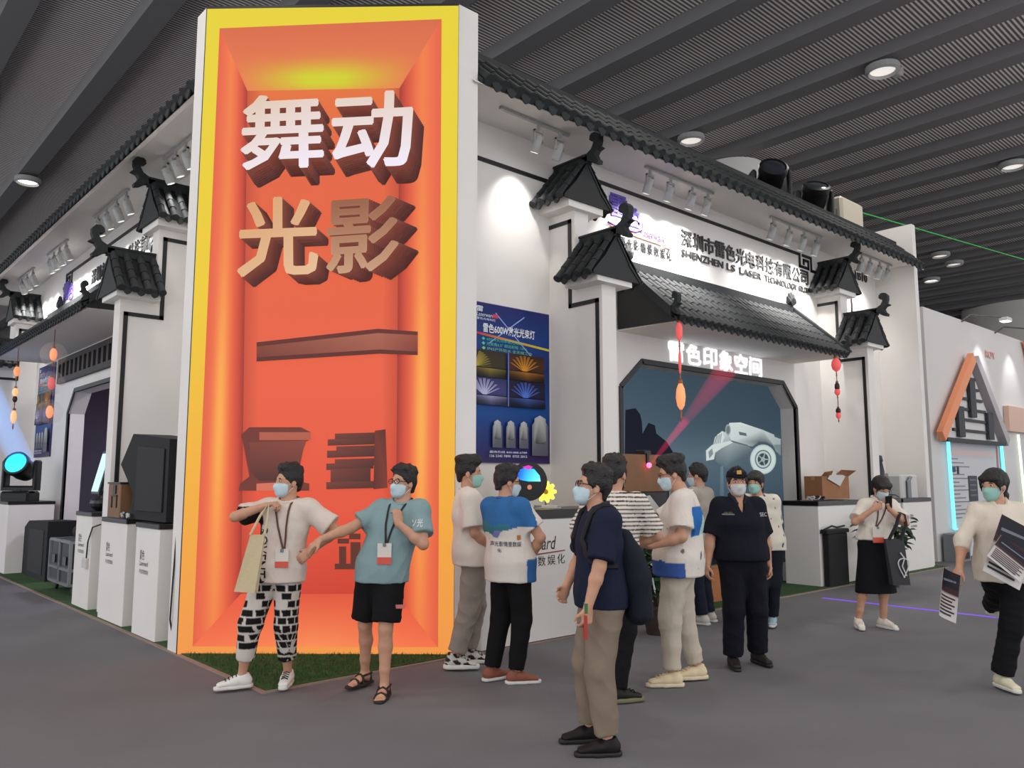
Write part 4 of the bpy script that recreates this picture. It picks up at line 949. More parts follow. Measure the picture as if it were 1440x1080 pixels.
# ================================================================ plants
def leaf_mesh(w, l, m):
    b_ = MB(); b_.add([(0,0,0),(w*.5,l*.4,.012),(w*.42,l*.7,.006),(0,l,-.02),(-w*.42,l*.7,.006),(-w*.5,l*.4,.012),(0,l*.5,-.006)], [(0,1,6),(1,2,6),(2,3,6),(3,4,6),(4,5,6),(5,0,6)])
    return b_.mesh('leaf', m, fixn=False)
def shrub(P, h, r, n, lbl, seed, potm, pot_r=.17, pot_h=.3, lw=.06, ll=.14):
    rg = random.Random(seed); t = thing('potted_shrub', P, lbl, 'plant')
    MB().lathe([(pot_r*.72,0),(pot_r,pot_h*.9),(pot_r*1.08,pot_h*.9),(pot_r*1.08,pot_h),(pot_r*.95,pot_h),(pot_r*.9,pot_h*.85)], P, 20).build('pot', potm, t, smooth=True)
    ml = [leaf_mesh(lw*(.8+.3*k), ll*(.8+.3*k), mat('leaf_%d' % k, ((44,72,42),(58,92,54),(34,58,36))[k], .5)) for k in range(3)]
    for k in range(9):
        a = 2*math.pi*k/9 + rg.uniform(-.3,.3); q = P + Vector((0,0,pot_h*.8))
        top = P + Vector((math.cos(a)*r*.75, math.sin(a)*r*.75, pot_h + (h-pot_h)*rg.uniform(.55,.98))); mid = q.lerp(top, .5) + Vector((math.cos(a)*.03, math.sin(a)*.03, .08))
        MB().tube([q, mid, top], [.012,.009,.004], 5).build('stem', mat('stem_brown', (70,60,42), .8), t)
        for j in range(n//9):
            f = rg.uniform(.25, 1.0); p = (q.lerp(mid, f*2) if f < .5 else mid.lerp(top, f*2-1)) + Vector((rg.uniform(-1,1), rg.uniform(-1,1), rg.uniform(-.6,.6)))*r*.28
            M_ = Matrix.Translation(p) @ Matrix.Rotation(rg.uniform(0,6.28), 4, 'Z') @ Matrix.Rotation(rg.uniform(-.7,.5), 4, 'X') @ Matrix.Rotation(rg.uniform(-.4,.4), 4, 'Y')
            obj('leaf', ml[rg.randrange(3)], t, M_)
    return t
shrub(Vector((6.98, 5.48, .0)), 1.14, .38, 288, 'leafy green shrub in a dark pot beside the reception counter', 5, mat('pot_dark', (60,44,40), .6))
shrub(Vector((12.6, 5.56, .0)), 1.08, .40, 288, 'round leafy shrub in a purple-brown pot before the black-topped stand', 8, mat('pot_purple', (66,50,56), .6), .25, .34)
t = thing('black_crate', (12.0, 6.5, .02), 'large black covered crate between entrance and potted shrub', 'crate')
b_ = MB(); b_.bbox(11.75, 12.35, 6.0, 6.1, .02, .8, .015); b_.bbox(11.7,12.4,5.99,6.115,.80,.86,.015); b_.build('cover', m_blackm, t); MB().tube([(11.72,6.05,.86),(11.9,6.02,.91),(12.1,6.04,.88),(12.3,6.02,.9)], .015, 6).build('cable', m_black, t)
carton(9.15, 9.75, 6.3, 6.6, .02, .42, 'orange-brown carton standing on the turf in the entrance', col=(176,112,66))
t = thing('socket_box', (11.6, 6.6, .02), 'small white socket box on the turf by the entrance jamb', 'box')
MB().bbox(11.95,12.2,6.75,6.9,.02,.3,.01).build('case', mat('plug_white', (206,202,196), .5), t); MB().box(12.0,12.15,6.745,6.75,.12,.22).build('sockets', m_black, t)

# ================================================================ neighbour stand on the right
m_nw = mat('neighbour_white', (214, 210, 208), .7)
b_ = MB(); b_.box(17.1, 17.75, 6.5, 6.7, 0, 5.12); b_.box(21.2, 34, 6.5, 6.7, 0, 5.12); b_.box(17.75, 21.2, 6.5, 6.7, 2.42, 5.12)
o = b_.build('wall_neighbour', m_nw); tag(o, 'white wall of the neighbouring stand with an A-shaped gable', 'wall', kind='structure')
o = MB().box(17.1, 24, 8.4, 8.5, 0, 4).build('wall_neighbour_inside', m_nw); tag(o, 'inner white text wall of the neighbouring stand', 'wall', kind='structure')
g = thing('facade_gable', (19.3, 6.4, 2.4), 'orange and grey A-shaped gable frame on the neighbour wall', 'gable')
AP, LA, RA = Vector((19.35,6.3,4.18)), Vector((17.35,6.3,2.38)), Vector((21.05,6.3,2.38))
def beam(p, q, w, th, m, nm):
    d = (q-p).normalized(); n = Vector((-d.z,0,d.x)); b_ = MB(); b_.prism([p, q, q+n*w, p+n*w], (0,th,0)); return b_.build(nm, m, g)
beam(LA, AP, .24, .12, mat('gable_orange', (240,152,108), .6), 'orange_rafter'); beam(AP, RA, .22, .19, mat('gable_grey', (176,170,172), .6), 'grey_rafter')
MB().prism([LA + Vector((.15,.14,0)), RA + Vector((-.15,.14,0)), AP + Vector((0,.14,-.1))], (0,.05,0)).build('gable_panel', m_nw, g)
MB().box(17.5, 20.95, 6.32, 6.45, 2.38, 2.46).build('tie_beam', m_trim, g)
for k in range(6):
    z = 2.62 + .23*k; hw = (4.05 - z)*.92
    MB().box(19.33-hw*.95, 19.33+hw*.8, 6.40, 6.44, z, z+.06).build('slat', m_trim, g)
for (x, z0, z1) in ((18.45,2.5,3.15),(19.2,2.95,3.75),(20.2,2.5,3.1)): MB().box(x-.16, x+.16, 6.36, 6.42, z0, z1).build('dark_panel', mat('panel_dark', (52,54,60), .6), g)
m_cy = mat('neon_cyan', (120,230,255), emit=(110, 225, 240), es=1.4)
t = thing('neon_strip', (17.95, 6.45, .5), 'cyan neon strip at the orange side of the neighbour doorway', 'neon'); MB().tube([(17.86,6.45,2.38),(17.92,6.45,.6)], .035, 6).build('tube', m_cy, t); MB().tube([(17.92,6.45,.6),(19.5,6.45,.6)], .015, 6).build('foot_tube', m_cy, t)
t = thing('neon_strip', (21.1, 6.45, .5), 'cyan neon strip at the grey side of the neighbour doorway', 'neon'); MB().tube([(21.05,6.45,2.38),(21.15,6.45,.4)], .035, 6).build('tube', m_cy, t)
t = thing('neon_strip', (22.5, 6.45, .5), 'pale white neon strip on the neighbour wall beyond the doorway', 'neon'); MB().tube([(22.3,6.45,2.7),(22.5,6.45,.4)], .03, 6).build('tube', mat('neon_pale', (230,240,225), emit=(225,240,215), es=1.0), t)
t = thing('text_board', (19.5, 6.9, .6), 'white information board with red header in the neighbour doorway', 'board')
MB().box(17.8, 21.15, 6.54, 6.58, 0, 2.42).build('board', mat('board_white', (206,204,206), .6), t)
P_ = Print(lambda u, v, l: (17.95+3.15*u, 6.539-l, 2.42-1.82*v))
P_.rect(.02,.0,.08,.13,(206,84,72)); P_.rect(.0,.10,1,.16,(222,196,190)); P_.rect(.95,.0,.99,.3,(206,96,84))
for i in range(16): P_.rect(.04,.2+.045*i,.2+.1*((i*7) % 3),.212+.045*i,(128,128,134))
P_.rect(.05,.30,.14,.36,(60,80,110)); P_.rect(.17,.29,.2,.38,(40,42,50)); P_.rect(.36,.40,.52,.70,(66,68,76)); 
for i in range(4): P_.rect(.38,.44+.06*i,.5,.46+.06*i,(110,112,120))
P_.build('printed_face', m_print, t)
t = thing('wall_lettering', (21.6, 6.49, 4.3), 'small red letters high on the neighbour white wall', 'sign'); text('letters', 'ROY', (20.55, 6.49, 4.42), XR, UZ, .62, .17, mat('pale_red', (226,168,158), .6), t, .01, .01)
t = thing('orange_fascia', (25, 6.4, 4.2), 'orange corner fascia beyond the gable of the neighbour wall', 'fascia'); b_ = MB(); b_.prism([(23.15,6.3,5.1),(23.6,6.3,5.1),(23.6,6.3,4.2)], (0,.15,0)); b_.build('board', MATS['gable_orange'], t)
t = thing('counter_band', (24, 6.3, 2.5), 'pinkish wooden band on the neighbour wall beyond the gable', 'band'); MB().box(21.5,33,6.38,6.49,2.75,3.35).build('band', mat('pink_wood', (214,178,160), .6), t)
for i, x in enumerate((20.1, 22.2, 24.5)):
    t = thing('arm_spotlight', (x, 6.4, 5.12), 'white arm spotlight on top of the neighbour wall', 'spotlight', 'arm spotlights of the neighbour stand')
    MB().tube([(x-.9,6.5,5.08),(x-.9,6.3,5.2),(x,5.9,5.2)], .02, 6).build('arm', m_metal, t); MB().bbox(x-.14,x+.14,5.8,6.0,5.12,5.2,.02).build('head', mat('spot_white', (220,220,220), .4), t); MB().box(x-.11,x+.11,5.82,5.98,5.112,5.12).build('lens', m_glow, t)
    ld = bpy.data.lights.new('arm_beam', 'SPOT'); ld.energy = 60; ld.spot_size = math.radians(70); ld.spot_blend = .8; ld.shadow_soft_size = .06
    put(bpy.data.objects.new('arm_beam', ld), t, Matrix.Translation((x,5.9,5.08)) @ Matrix.Rotation(math.radians(22), 4, 'X'))
t = thing('utility_box', (17.4, 6.2, 0), 'grey metal utility box at the foot of the neighbour wall', 'box')
MB().bbox(17.25,17.85,6.15,6.45,.0,.55,.02).build('case', mat('util_grey', (126,128,130), .5), t); MB().lathe([(.07,0),(.07,.01)], (17.55,6.15,.38), 14, (1,0,0), (0,0,1), (0,-1,0)).build('dial', m_metal, t); MB().box(17.5,17.75,6.14,6.15,.05,.18).build('socket_plate', m_black, t)
shrub(Vector((23.4, 5.7, 0)), 2.0, .55, 270, 'tall yellow-green plant in a dark planter at the neighbour stand', 12, mat('pot_dark', (60,44,40), .6), .3, .7, .12, .26)
# big round ventilation drum and other halls structures far off
for (P, r, z0, z1, lbl, rr) in ((Vector((41.5,11.3,0)), 2.6, 6.6, 9.4, 'huge pale round drum hanging from the ceiling beyond the neighbour stand', 0), (Vector((17.0,10.8,0)), .8, 8.3, 9.27, 'pale beige round drum behind the booth roof', 0)):
    t = thing('ceiling_drum', P + Vector((0,0,z0)), lbl, 'drum'); b_ = MB(); b_.lathe([(r*.98,z0),(r,z0+.05),(r,z1)], P, 40); b_.build('drum_shell', mat('drum_pale', (232,226,220), .7), t, smooth=True); MB().lathe([(r*1.01,z0+.3),(r*1.01,z0+.36)], P, 40).build('band', m_metal, t)
# ================================================================ people: smooth-blended solids turned into one skin each
class Grid:
    def __init__(s, lo, hi, h):
        s.h = h; s.lo = np.array(lo, float); n = np.ceil((np.array(hi) - s.lo)/h).astype(int) + 1
        s.n = n; s.F = np.full(tuple(n), 1.0, np.float32)
        s.ax = [(s.lo[i] + np.arange(n[i])*h).astype(np.float32) for i in range(3)]
    def win(s, lo, hi):
        sl = []
        for i in range(3):
            a = int(max(0, math.floor((lo[i]-s.lo[i])/s.h))); b = int(min(s.n[i], math.ceil((hi[i]-s.lo[i])/s.h)+1))
            if b <= a: return None, None
            sl.append(slice(a, b))
        P = [s.ax[0][sl[0]][:, None, None], s.ax[1][sl[1]][None, :, None], s.ax[2][sl[2]][None, None, :]]
        return tuple(sl), P
    def join(s, sl, d, k, op):
        A = s.F[sl]
        if op == 'add':
            if k > 0:
                h = np.maximum(k - np.abs(A-d), 0)/k; s.F[sl] = np.minimum(A, d) - h*h*k*.25
            else: s.F[sl] = np.minimum(A, d)
        elif op == 'sub': s.F[sl] = np.maximum(A, -d)
    def seg(s, p0, p1, r0, r1, k=.02, ax=None, flat=(0, 0), op='add'):
        p0, p1 = np.array(p0, float), np.array(p1, float); w = p1-p0; L = np.linalg.norm(w); w = w/max(L, 1e-9)
        r0 = r0 if isinstance(r0, tuple) else (r0, r0); r1 = r1 if isinstance(r1, tuple) else (r1, r1)
        m = max(*r0, *r1) + k + 2*s.h
        sl, P = s.win(np.minimum(p0, p1)-m, np.maximum(p0, p1)+m)
        if sl is None: return s
        Q = [P[i]-p0[i] for i in range(3)]; t = Q[0]*w[0]+Q[1]*w[1]+Q[2]*w[2]; tc = np.clip(t, 0, L); f = tc/max(L, 1e-9)
        e = t-tc
        if flat[0]: e = np.where(t < 0, 0, e)
        if flat[1]: e = np.where(t > L, 0, e)
        a = r0[0]+(r1[0]-r0[0])*f; b = r0[1]+(r1[1]-r0[1])*f
        if r0[0] == r0[1] and r1[0] == r1[1]:
            q2 = (Q[0]-t*w[0])**2+(Q[1]-t*w[1])**2+(Q[2]-t*w[2])**2 + e*e; d = np.sqrt(q2) - a
        else:
            u = np.array(ax, float); u = u - w*u.dot(w); u /= np.linalg.norm(u); v = np.cross(w, u)
            x = Q[0]*u[0]+Q[1]*u[1]+Q[2]*u[2]; y = Q[0]*v[0]+Q[1]*v[1]+Q[2]*v[2]; mm = np.minimum(a, b)
            k0 = np.sqrt((x/a)**2+(y/b)**2+(e/mm)**2); k1 = np.sqrt((x/a**2)**2+(y/b**2)**2+(e/mm**2)**2)+1e-6
            d = np.where(k0 < .3, (k0-1)*mm, k0*(k0-1)/k1)
        if flat[0]: d = np.maximum(d, -t)
        if flat[1]: d = np.maximum(d, t-L)
        s.join(sl, d.astype(np.float32), k, op); return s
    def chain(s, pts, k=.02, ax=None, op='add', flat=(0, 0)):
        """pts: [(p, r)] joined by tapering segments"""
        n = len(pts)-1
        for i in range(n): s.seg(pts[i][0], pts[i+1][0], pts[i][1], pts[i+1][1], k, ax, (flat[0] if i == 0 else 0, flat[1] if i == n-1 else 0), op)
        return s
    def ell(s, c, r, R=None, k=.02, op='add'):
        c = np.array(c, float); m = max(r)+k+2*s.h; sl, P = s.win(c-m, c+m)
        if sl is None: return s
        Q = [P[i]-c[i] for i in range(3)]
        if R is not None: R = np.array(R); Q = [Q[0]*R[0, j]+Q[1]*R[1, j]+Q[2]*R[2, j] for j in range(3)]
        k0 = np.sqrt(sum((Q[i]/r[i])**2 for i in range(3))); k1 = np.sqrt(sum((Q[i]/r[i]**2)**2 for i in range(3)))+1e-6
        d = np.where(k0 < .3, (k0-1)*min(r), k0*(k0-1)/k1)
        s.join(sl, d.astype(np.float32), k, op); return s
    def cut(s, n, off):
        """keep the side where n.p < off"""
        d = s.ax[0][:, None, None]*n[0]+s.ax[1][None, :, None]*n[1]+s.ax[2][None, None, :]*n[2]-off
        s.F = np.maximum(s.F, d.astype(np.float32)); return s
    def mesh(s):
        F = s.F; F[0] = F[-1] = 1; F[:, 0] = F[:, -1] = 1; F[:, :, 0] = F[:, :, -1] = 1
        S = F < 0; c = S[:-1, :-1, :-1]; al = c.copy(); an = c.copy()
        for i in (0, 1):
            for j in (0, 1):
                for k in (0, 1):
                    q = S[i:S.shape[0]-1+i, j:S.shape[1]-1+j, k:S.shape[2]-1+k]; al &= q; an |= q
        act = an & ~al; I = np.argwhere(act); ids = np.full(act.shape, -1, np.int32); ids[act] = np.arange(len(I))
        acc = np.zeros((len(I), 3)); cnt = np.zeros(len(I))
        for axn in range(3):
            o1, o2 = [a for a in range(3) if a != axn]
            for a in (0, 1):
                for b in (0, 1):
                    p = I.copy(); p[:, o1] += a; p[:, o2] += b; q = p.copy(); q[:, axn] += 1
                    f0 = F[p[:, 0], p[:, 1], p[:, 2]]; f1 = F[q[:, 0], q[:, 1], q[:, 2]]; m = (f0 < 0) != (f1 < 0)
                    t = np.where(m, f0/np.where(m, f0-f1, 1), 0); pos = p.astype(float); pos[:, axn] += t
                    acc += np.where(m[:, None], pos, 0); cnt += m
        V = acc/np.maximum(cnt, 1)[:, None]*s.h + s.lo
        faces = []
        for axn in range(3):
            o1, o2 = (axn+1) % 3, (axn+2) % 3
            s0 = [slice(None)]*3; s1 = [slice(None)]*3; s0[axn] = slice(0, -1); s1[axn] = slice(1, None)
            A, B = S[tuple(s0)], S[tuple(s1)]; E = np.argwhere(A != B)
            if len(E) == 0: continue
            E = E[(E[:, o1] > 0) & (E[:, o2] > 0)]; inside = A[E[:, 0], E[:, 1], E[:, 2]]
            def gid(d1, d2):
                q = E.copy(); q[:, o1] -= d1; q[:, o2] -= d2; return ids[q[:, 0], q[:, 1], q[:, 2]]
            f = np.stack([gid(1, 1), gid(0, 1), gid(0, 0), gid(1, 0)], 1); f[~inside] = f[~inside][:, ::-1]; faces.append(f)
        return V, np.concatenate(faces)

def npv(*a): return np.array(a, float)
def unit(v): v = np.array(v, float); return v/np.linalg.norm(v)
def wav(V, f, seed, zf=.6):
    r = np.random.default_rng(seed); o = np.zeros(len(V))
    for i in range(5):
        k = r.normal(size=3)*f; k[2] *= zf; o += np.sin(V@k + r.uniform(0, 6.28))
    return o/5
def skin_mesh(name, g, material, col=None, fold=0.0, ff=22., seed=0, smooth_it=1, zf=.6):
    V, Q = g.mesh()
    # light smoothing of the quads
    for _ in range(smooth_it):
        acc = np.zeros_like(V); cnt = np.zeros(len(V))
        for a, b in ((0, 1), (1, 2), (2, 3), (3, 0)):
            np.add.at(acc, Q[:, a], V[Q[:, b]]); np.add.at(cnt, Q[:, a], 1); np.add.at(acc, Q[:, b], V[Q[:, a]]); np.add.at(cnt, Q[:, b], 1)
        V = V*.5 + .5*acc/np.maximum(cnt, 1)[:, None]
    me = bpy.data.meshes.new(name)
    nq = len(Q); me.vertices.add(len(V)); me.loops.add(nq*4); me.polygons.add(nq)
    if fold:
        n = np.zeros_like(V); fn = np.cross(V[Q[:, 2]]-V[Q[:, 0]], V[Q[:, 3]]-V[Q[:, 1]])
        for i in range(4): np.add.at(n, Q[:, i], fn)
        n /= np.linalg.norm(n, axis=1)[:, None]+1e-9; w_ = wav(V, ff, seed, zf) if zf == .6 else np.sign(wav(V, ff, seed, zf))*0 + (1-2*np.abs(wav(V, ff, seed, zf))**.7); V = V + n*(w_*fold)[:, None]
    me.vertices.foreach_set('co', V.astype(np.float32).ravel()); me.loops.foreach_set('vertex_index', Q.astype(np.int32).ravel())
    me.polygons.foreach_set('loop_start', np.arange(nq, dtype=np.int32)*4); me.polygons.foreach_set('use_smooth', np.ones(nq, bool))
    me.update(calc_edges=True); me.validate()
    me.materials.append(material)
    if col is not None:
        c = col(V) if callable(col) else np.tile(np.array(col, float), (len(V), 1)); setcol(me, c)
    return me

def skin_material():
    m = mat('skin', (196, 146, 118), .55, noise=.05, nscale=30); m.node_tree.nodes['Principled BSDF'].inputs['Subsurface Weight'].default_value = .08
    m.node_tree.nodes['Principled BSDF'].inputs['Subsurface Radius'].default_value = (.02, .008, .005); return m
m_skin = skin_material(); m_cloth = mat_vc('dyed_cloth'); m_leather = mat_vc('shoe_leather', rough=.5, bump=0)
m_hair = mat('hair', (24, 19, 17), .5, bump=.9, bscale=90); m_maskm = mat('mask_paper', (190, 210, 216), .85, bump=.3, bscale=60)
m_maskw = mat('mask_white', (206, 206, 204), .85, bump=.3, bscale=60); m_maskk = mat('mask_black', (26, 26, 28), .8)
m_eye = mat('eye_dark', (20, 14, 12), .2); m_eyew = mat('eye_white', (214, 206, 200), .3); m_sole = mat('sole_white', (222, 218, 210), .6)
m_frame = mat('glasses_frame', (22, 20, 22), .3); m_lens = mat('glasses_lens', (230, 235, 240), .03, trans=1.0, alpha=.08)
ROT = Matrix(((RV[0], FV[0], 0), (RV[1], FV[1], 0), (0, 0, 1)))

def ik(a, b, l1, l2, pole):
    a, b = np.array(a, float), np.array(b, float); d = b-a; L = np.linalg.norm(d); u = d/L
    if L > (l1+l2)*.995: b = a+u*(l1+l2)*.995; L = (l1+l2)*.995
    x = (l1*l1-l2*l2+L*L)/(2*L); h = math.sqrt(max(l1*l1-x*x, 0)); p = np.array(pole, float); p = p-u*p.dot(u); p /= np.linalg.norm(p)+1e-9
    return a+u*x+p*h, b

class Person:
    def __init__(s, label, base, H=1.72, phi=0, phi_h=None, pitch=0, roll=0, hip=None, neck=None, g=1.0, feet=(), arms=(), female=False, head_dx=0, dfn=0, group=None, headf=0.0):
        """base: pixel of the ground point between the feet; other pixels are measured in the picture; phi = facing, 0 towards the camera, 90 to its right"""
        s.s = k = H/1.70; s.g = g; s.P0 = at_z(*base); s.D = depth(s.P0); s.label = label
        W_ = ROT.to_4x4(); W_.translation = s.P0; s.W = W_
        s.t = thing('person', s.P0, label, 'person', group, world=W_)
        s.d = npv(math.sin(math.radians(phi)), -math.cos(math.radians(phi)), 0); s.rt = npv(-math.cos(math.radians(phi)), -math.sin(math.radians(phi)), 0)
        ph = math.radians(phi if phi_h is None else phi_h)
        hd = npv(math.sin(ph), -math.cos(ph), 0); hr = npv(-math.cos(ph), -math.sin(ph), 0); up = npv(0, 0, 1); p = math.radians(pitch); rr = math.radians(roll)
        hy = hd*math.cos(p)+up*math.sin(p); hz = up*math.cos(p)-hd*math.sin(p); hx = hr
        hx, hz = hx*math.cos(rr)+hz*math.sin(rr), hz*math.cos(rr)-hx*math.sin(rr)
        s.HR = np.stack([hx, hy, hz], 1)                      # head axes as columns
        s.hip = s.lat(hip if hip is not None else base[0], .92*k); s.neck = s.lat(neck if neck is not None else base[0], 1.43*k) + s.d*dfn
        s.up = unit(s.neck-s.hip)
        s.piv = s.neck + npv(0, 0, .055*k) + hd*(.012+headf)*k + npv(head_dx, 0, 0)
        s.hipj = [s.hip - s.rt*.085*k - npv(0, 0, .02), s.hip + s.rt*.085*k - npv(0, 0, .02)]     # left, right
        s.shj = [s.neck - s.rt*.168*k*(.9 if female else 1) - s.up*.05*k, s.neck + s.rt*.168*k*(.9 if female else 1) - s.up*.05*k]
        s.female = female
        s.feet = []
        for side, (fx, fy, fphi, lift) in enumerate(feet):
            G = at_z(fx, fy); q = np.array(s.W.inverted() @ G)[:3]; fd = npv(math.sin(math.radians(fphi)), -math.cos(math.radians(fphi)), 0)
            ank = q + npv(0, 0, .085*k+lift) - fd*.055*k
            kn, ank = ik(s.hipj[side], ank, .415*k, .405*k, s.d*.6+fd*.6+npv(0, 0, .05)); s.feet.append((kn, ank, fd, lift))
        s.arms = []
        for side, A in enumerate(arms):
            (wx, wy, df), pole, opt = A
            w = s.loc(wx, wy, df); el, w = ik(s.shj[side], w, .285*k, .245*k, pole); s.arms.append((el, w, opt))
    def lat(s, x, z):
        """local point in the person's depth plane under pixel column x at height z"""
        lo_, hi_ = -400., 1500.
        y = 540.
        for _ in range(30):
            y = (lo_+hi_)/2
            if at_d(x, y, s.D).z > z: lo_ = y
            else: hi_ = y
        return np.array(s.W.inverted() @ at_d(x, y, s.D))[:3]
    def loc(s, x, y, df=0.0): return np.array(s.W.inverted() @ at_d(x, y, s.D+df))[:3]
    def hp(s, x, y, z): return s.piv + s.HR @ (npv(x, y, z)*s.s)
    def part(s, name, me, parent=None): return obj(name, me, parent or s.t, s.W)
    def torso_sections(s, ex=0.0):
        k, g = s.s, s.g; c = lambda z: s.hip + (s.neck-s.hip)*((z-.92)/(1.43-.92)) if z > .92 else s.hip + npv(0, 0, (z-.92)*k)
        w = .92 if s.female else 1.0
        return c, [(.86, .150*g, .105*g), (.95, .155*g, .112*g), (1.08, .138*g*w, .100*g), (1.24, .158*g*w, .112*g), (1.34, .160*w, .100), (1.40, .125*w, .075)]
    def hand(s, G, side, w, d, n, curl=.5, thumb=.6):
        k = s.s*1.0; d = unit(d); n = unit(np.array(n, float)-d*np.dot(n, d)); th = np.cross(d, n)*(1 if side == 1 else -1)
        pe = w+d*.085*k; G.seg(w-d*.01, w+d*.03*k, (.028*k, .020*k), (.038*k, .016*k), .012, th); G.seg(w+d*.03*k, pe, (.038*k, .016*k), (.041*k, .014*k), .012, th)
        for j, (o, l) in enumerate(((.030, .078), (.010, .086), (-.011, .080), (-.030, .062))):
            p = w+d*(.080 - .004*abs(j-1))*k+th*o*k; a = 0.15; dd = d.copy()
            for q, (fl, r) in enumerate(((.44, .0095), (.32, .0088), (.26, .0080))):
                a += curl*(.65, .95, .7)[q]; dd = d*math.cos(a)+n*math.sin(a)+th*o*.6*(1-curl); e = p+dd*l*fl*k; G.seg(p, e, r*k, r*.93*k, .004); p = e
        p = w+d*.025*k+th*.030*k; dd = unit(d*.62+th*.75*(1-thumb*.5)+n*(.25+.5*thumb)); e = p+dd*.042*k; G.seg(p, e, .015*k, .011*k, .010)
        dd2 = unit(d*.85+n*(.2+.5*thumb)+th*.15); G.seg(e, e+dd2*.034*k, .0108*k, .009*k, .006)
    def body(s, barefoot=False):
        k, g = s.s, s.g; pts = [s.hip, s.neck]+[a[0] for a in s.arms]+[a[1] for a in s.arms]+[f[1] for f in s.feet]
        lo = np.min(pts, 0)-.30; hi = np.max(pts, 0)+.30; lo[2] = -.02; hi[2] = s.piv[2]+.27*k
        G = Grid(lo, hi, .0088); c, sec = s.torso_sections()
        for (z0, a0, b0), (z1, a1, b1) in zip(sec[:-1], sec[1:]): G.seg(c(z0), c(z1), ((a0-.012)*k, (b0-.012)*k), ((a1-.012)*k, (b1-.012)*k), .03, s.rt)
        G.seg(s.neck-npv(0, 0, .04*k), s.hp(0, -.012, .05), .060*k*min(g, 1.1), .052*k, .03)
        # head
        R = s.HR; q = k
        G.ell(s.hp(0, -.006, .128), (.076*q, .094*q, .093*q), R, .02); G.ell(s.hp(0, .032, .066), (.059*q, .062*q, .078*q), R, .03)
        G.ell(s.hp(0, .066, .008), (.028*q, .024*q, .020*q), R, .03); G.ell(s.hp(0, .076, .122), (.05*q, .018*q, .014*q), R, .02)
        G.seg(s.hp(0, .092, .105), s.hp(0, .111, .066), .009*q, .0135*q, .012); G.ell(s.hp(0, .1, .062), (.017*q, .01*q, .008*q), R, .008)
        G.ell(s.hp(0, .088, .035), (.022*q, .008*q, .008*q), R, .01)
        for x in (-.077, .077): G.ell(s.hp(x, -.006, .086), (.010*q, .020*q, .031*q), R, .008)
        for x in (-.033, .033): G.ell(s.hp(x, .098, .104), (.017*q, .012*q, .010*q), R, op='sub')
        for side, (el, w, opt) in enumerate(s.arms):
            sh = s.shj[side]; ga = (g+1)/2
            G.ell(sh, (.06*k, .06*k, .06*k), None, .04); G.chain([(sh, .052*k*ga), (sh+(el-sh)*.45, .047*k*ga), (el, .039*k*ga)], .02)
            G.chain([(el, .039*k*ga), (el+(w-el)*.3, .040*k*ga), (w, .026*k)], .02)
            fd = unit(w-el); hd = opt.get('hd'); hd = fd if hd is None else hd; n = opt.get('n', -s.rt if side == 1 else s.rt)
            s.hand(G, side, w, hd, n, opt.get('curl', .45), opt.get('thumb', .5))
        for side, (kn, an, fd, lift) in enumerate(s.feet):
            h = s.hipj[side]; gl = (g+1)/2
            G.chain([(h, .082*k*gl), (h+(kn-h)*.5, .070*k*gl), (kn, .051*k*gl)], .03); mid = kn+(an-kn)*.32-fd*.012
            G.chain([(kn, .050*k*gl), (mid, .051*k*gl), (kn+(an-kn)*.72, .037*k*gl), (an, .033*k)], .02)
            b = an-npv(0, 0, .085*k); sd = np.cross(fd, npv(0, 0, 1))
            G.seg(an-npv(0, 0, .03*k)-fd*.02*k, b-fd*.035*k+npv(0, 0, .034*k), .034*k, .030*k if barefoot else .022*k, .02)
            G.seg(an-npv(0, 0, .02*k), b+fd*.11*k+npv(0, 0, .034*k), (.030*k, .032*k), (.040*k, .018*k) if barefoot else (.026*k, .012*k), .03, sd)
            for j, (o, l) in enumerate(() if not barefoot else ((-.028, .048), (-.008, .046), (.008, .040), (.021, .034), (.032, .026))):
                o2 = o*(1 if side == 0 else -1)*-1; p = b+fd*.125*k+sd*o2*k+npv(0, 0, .022*k); G.seg(p, p+fd*l*k-npv(0, 0, .004), .013*k if j == 0 else .010*k, .011*k if j == 0 else .0085*k, .008)
        s.part('body', skin_mesh('body', G, m_skin))
        # eyes, brows
        for x in (-.033, .033):
            b_ = MB(); b_.ball((0, 0, 0), (.0135*q, .006*q, .0065*q), 10, 6); me = b_.mesh('eye', m_eyew, smooth=True)
            M_ = Matrix([list(r) for r in R]).to_4x4(); M_.translation = Vector(s.hp(x, .0885, .104)); e = obj('eye', me, s.t, s.W @ M_)
            b_ = MB(); b_.ball((0, .004*q, 0), (.0065*q, .004*q, .0066*q), 10, 6); obj('iris', b_.mesh('iris', m_eye, smooth=True), e, s.W @ M_)
            b_ = MB(); pp = [Vector(s.hp(x*f, .0955 - .006*abs(f-1), .121+z)) for f, z in ((.42, -.002), (.8, .003), (1.2, .003), (1.6, -.004))]; b_.tube(pp, [.003, .0045, .004, .002], 5); s.part('eyebrow', b_.mesh('eyebrow', m_hair, smooth=True))
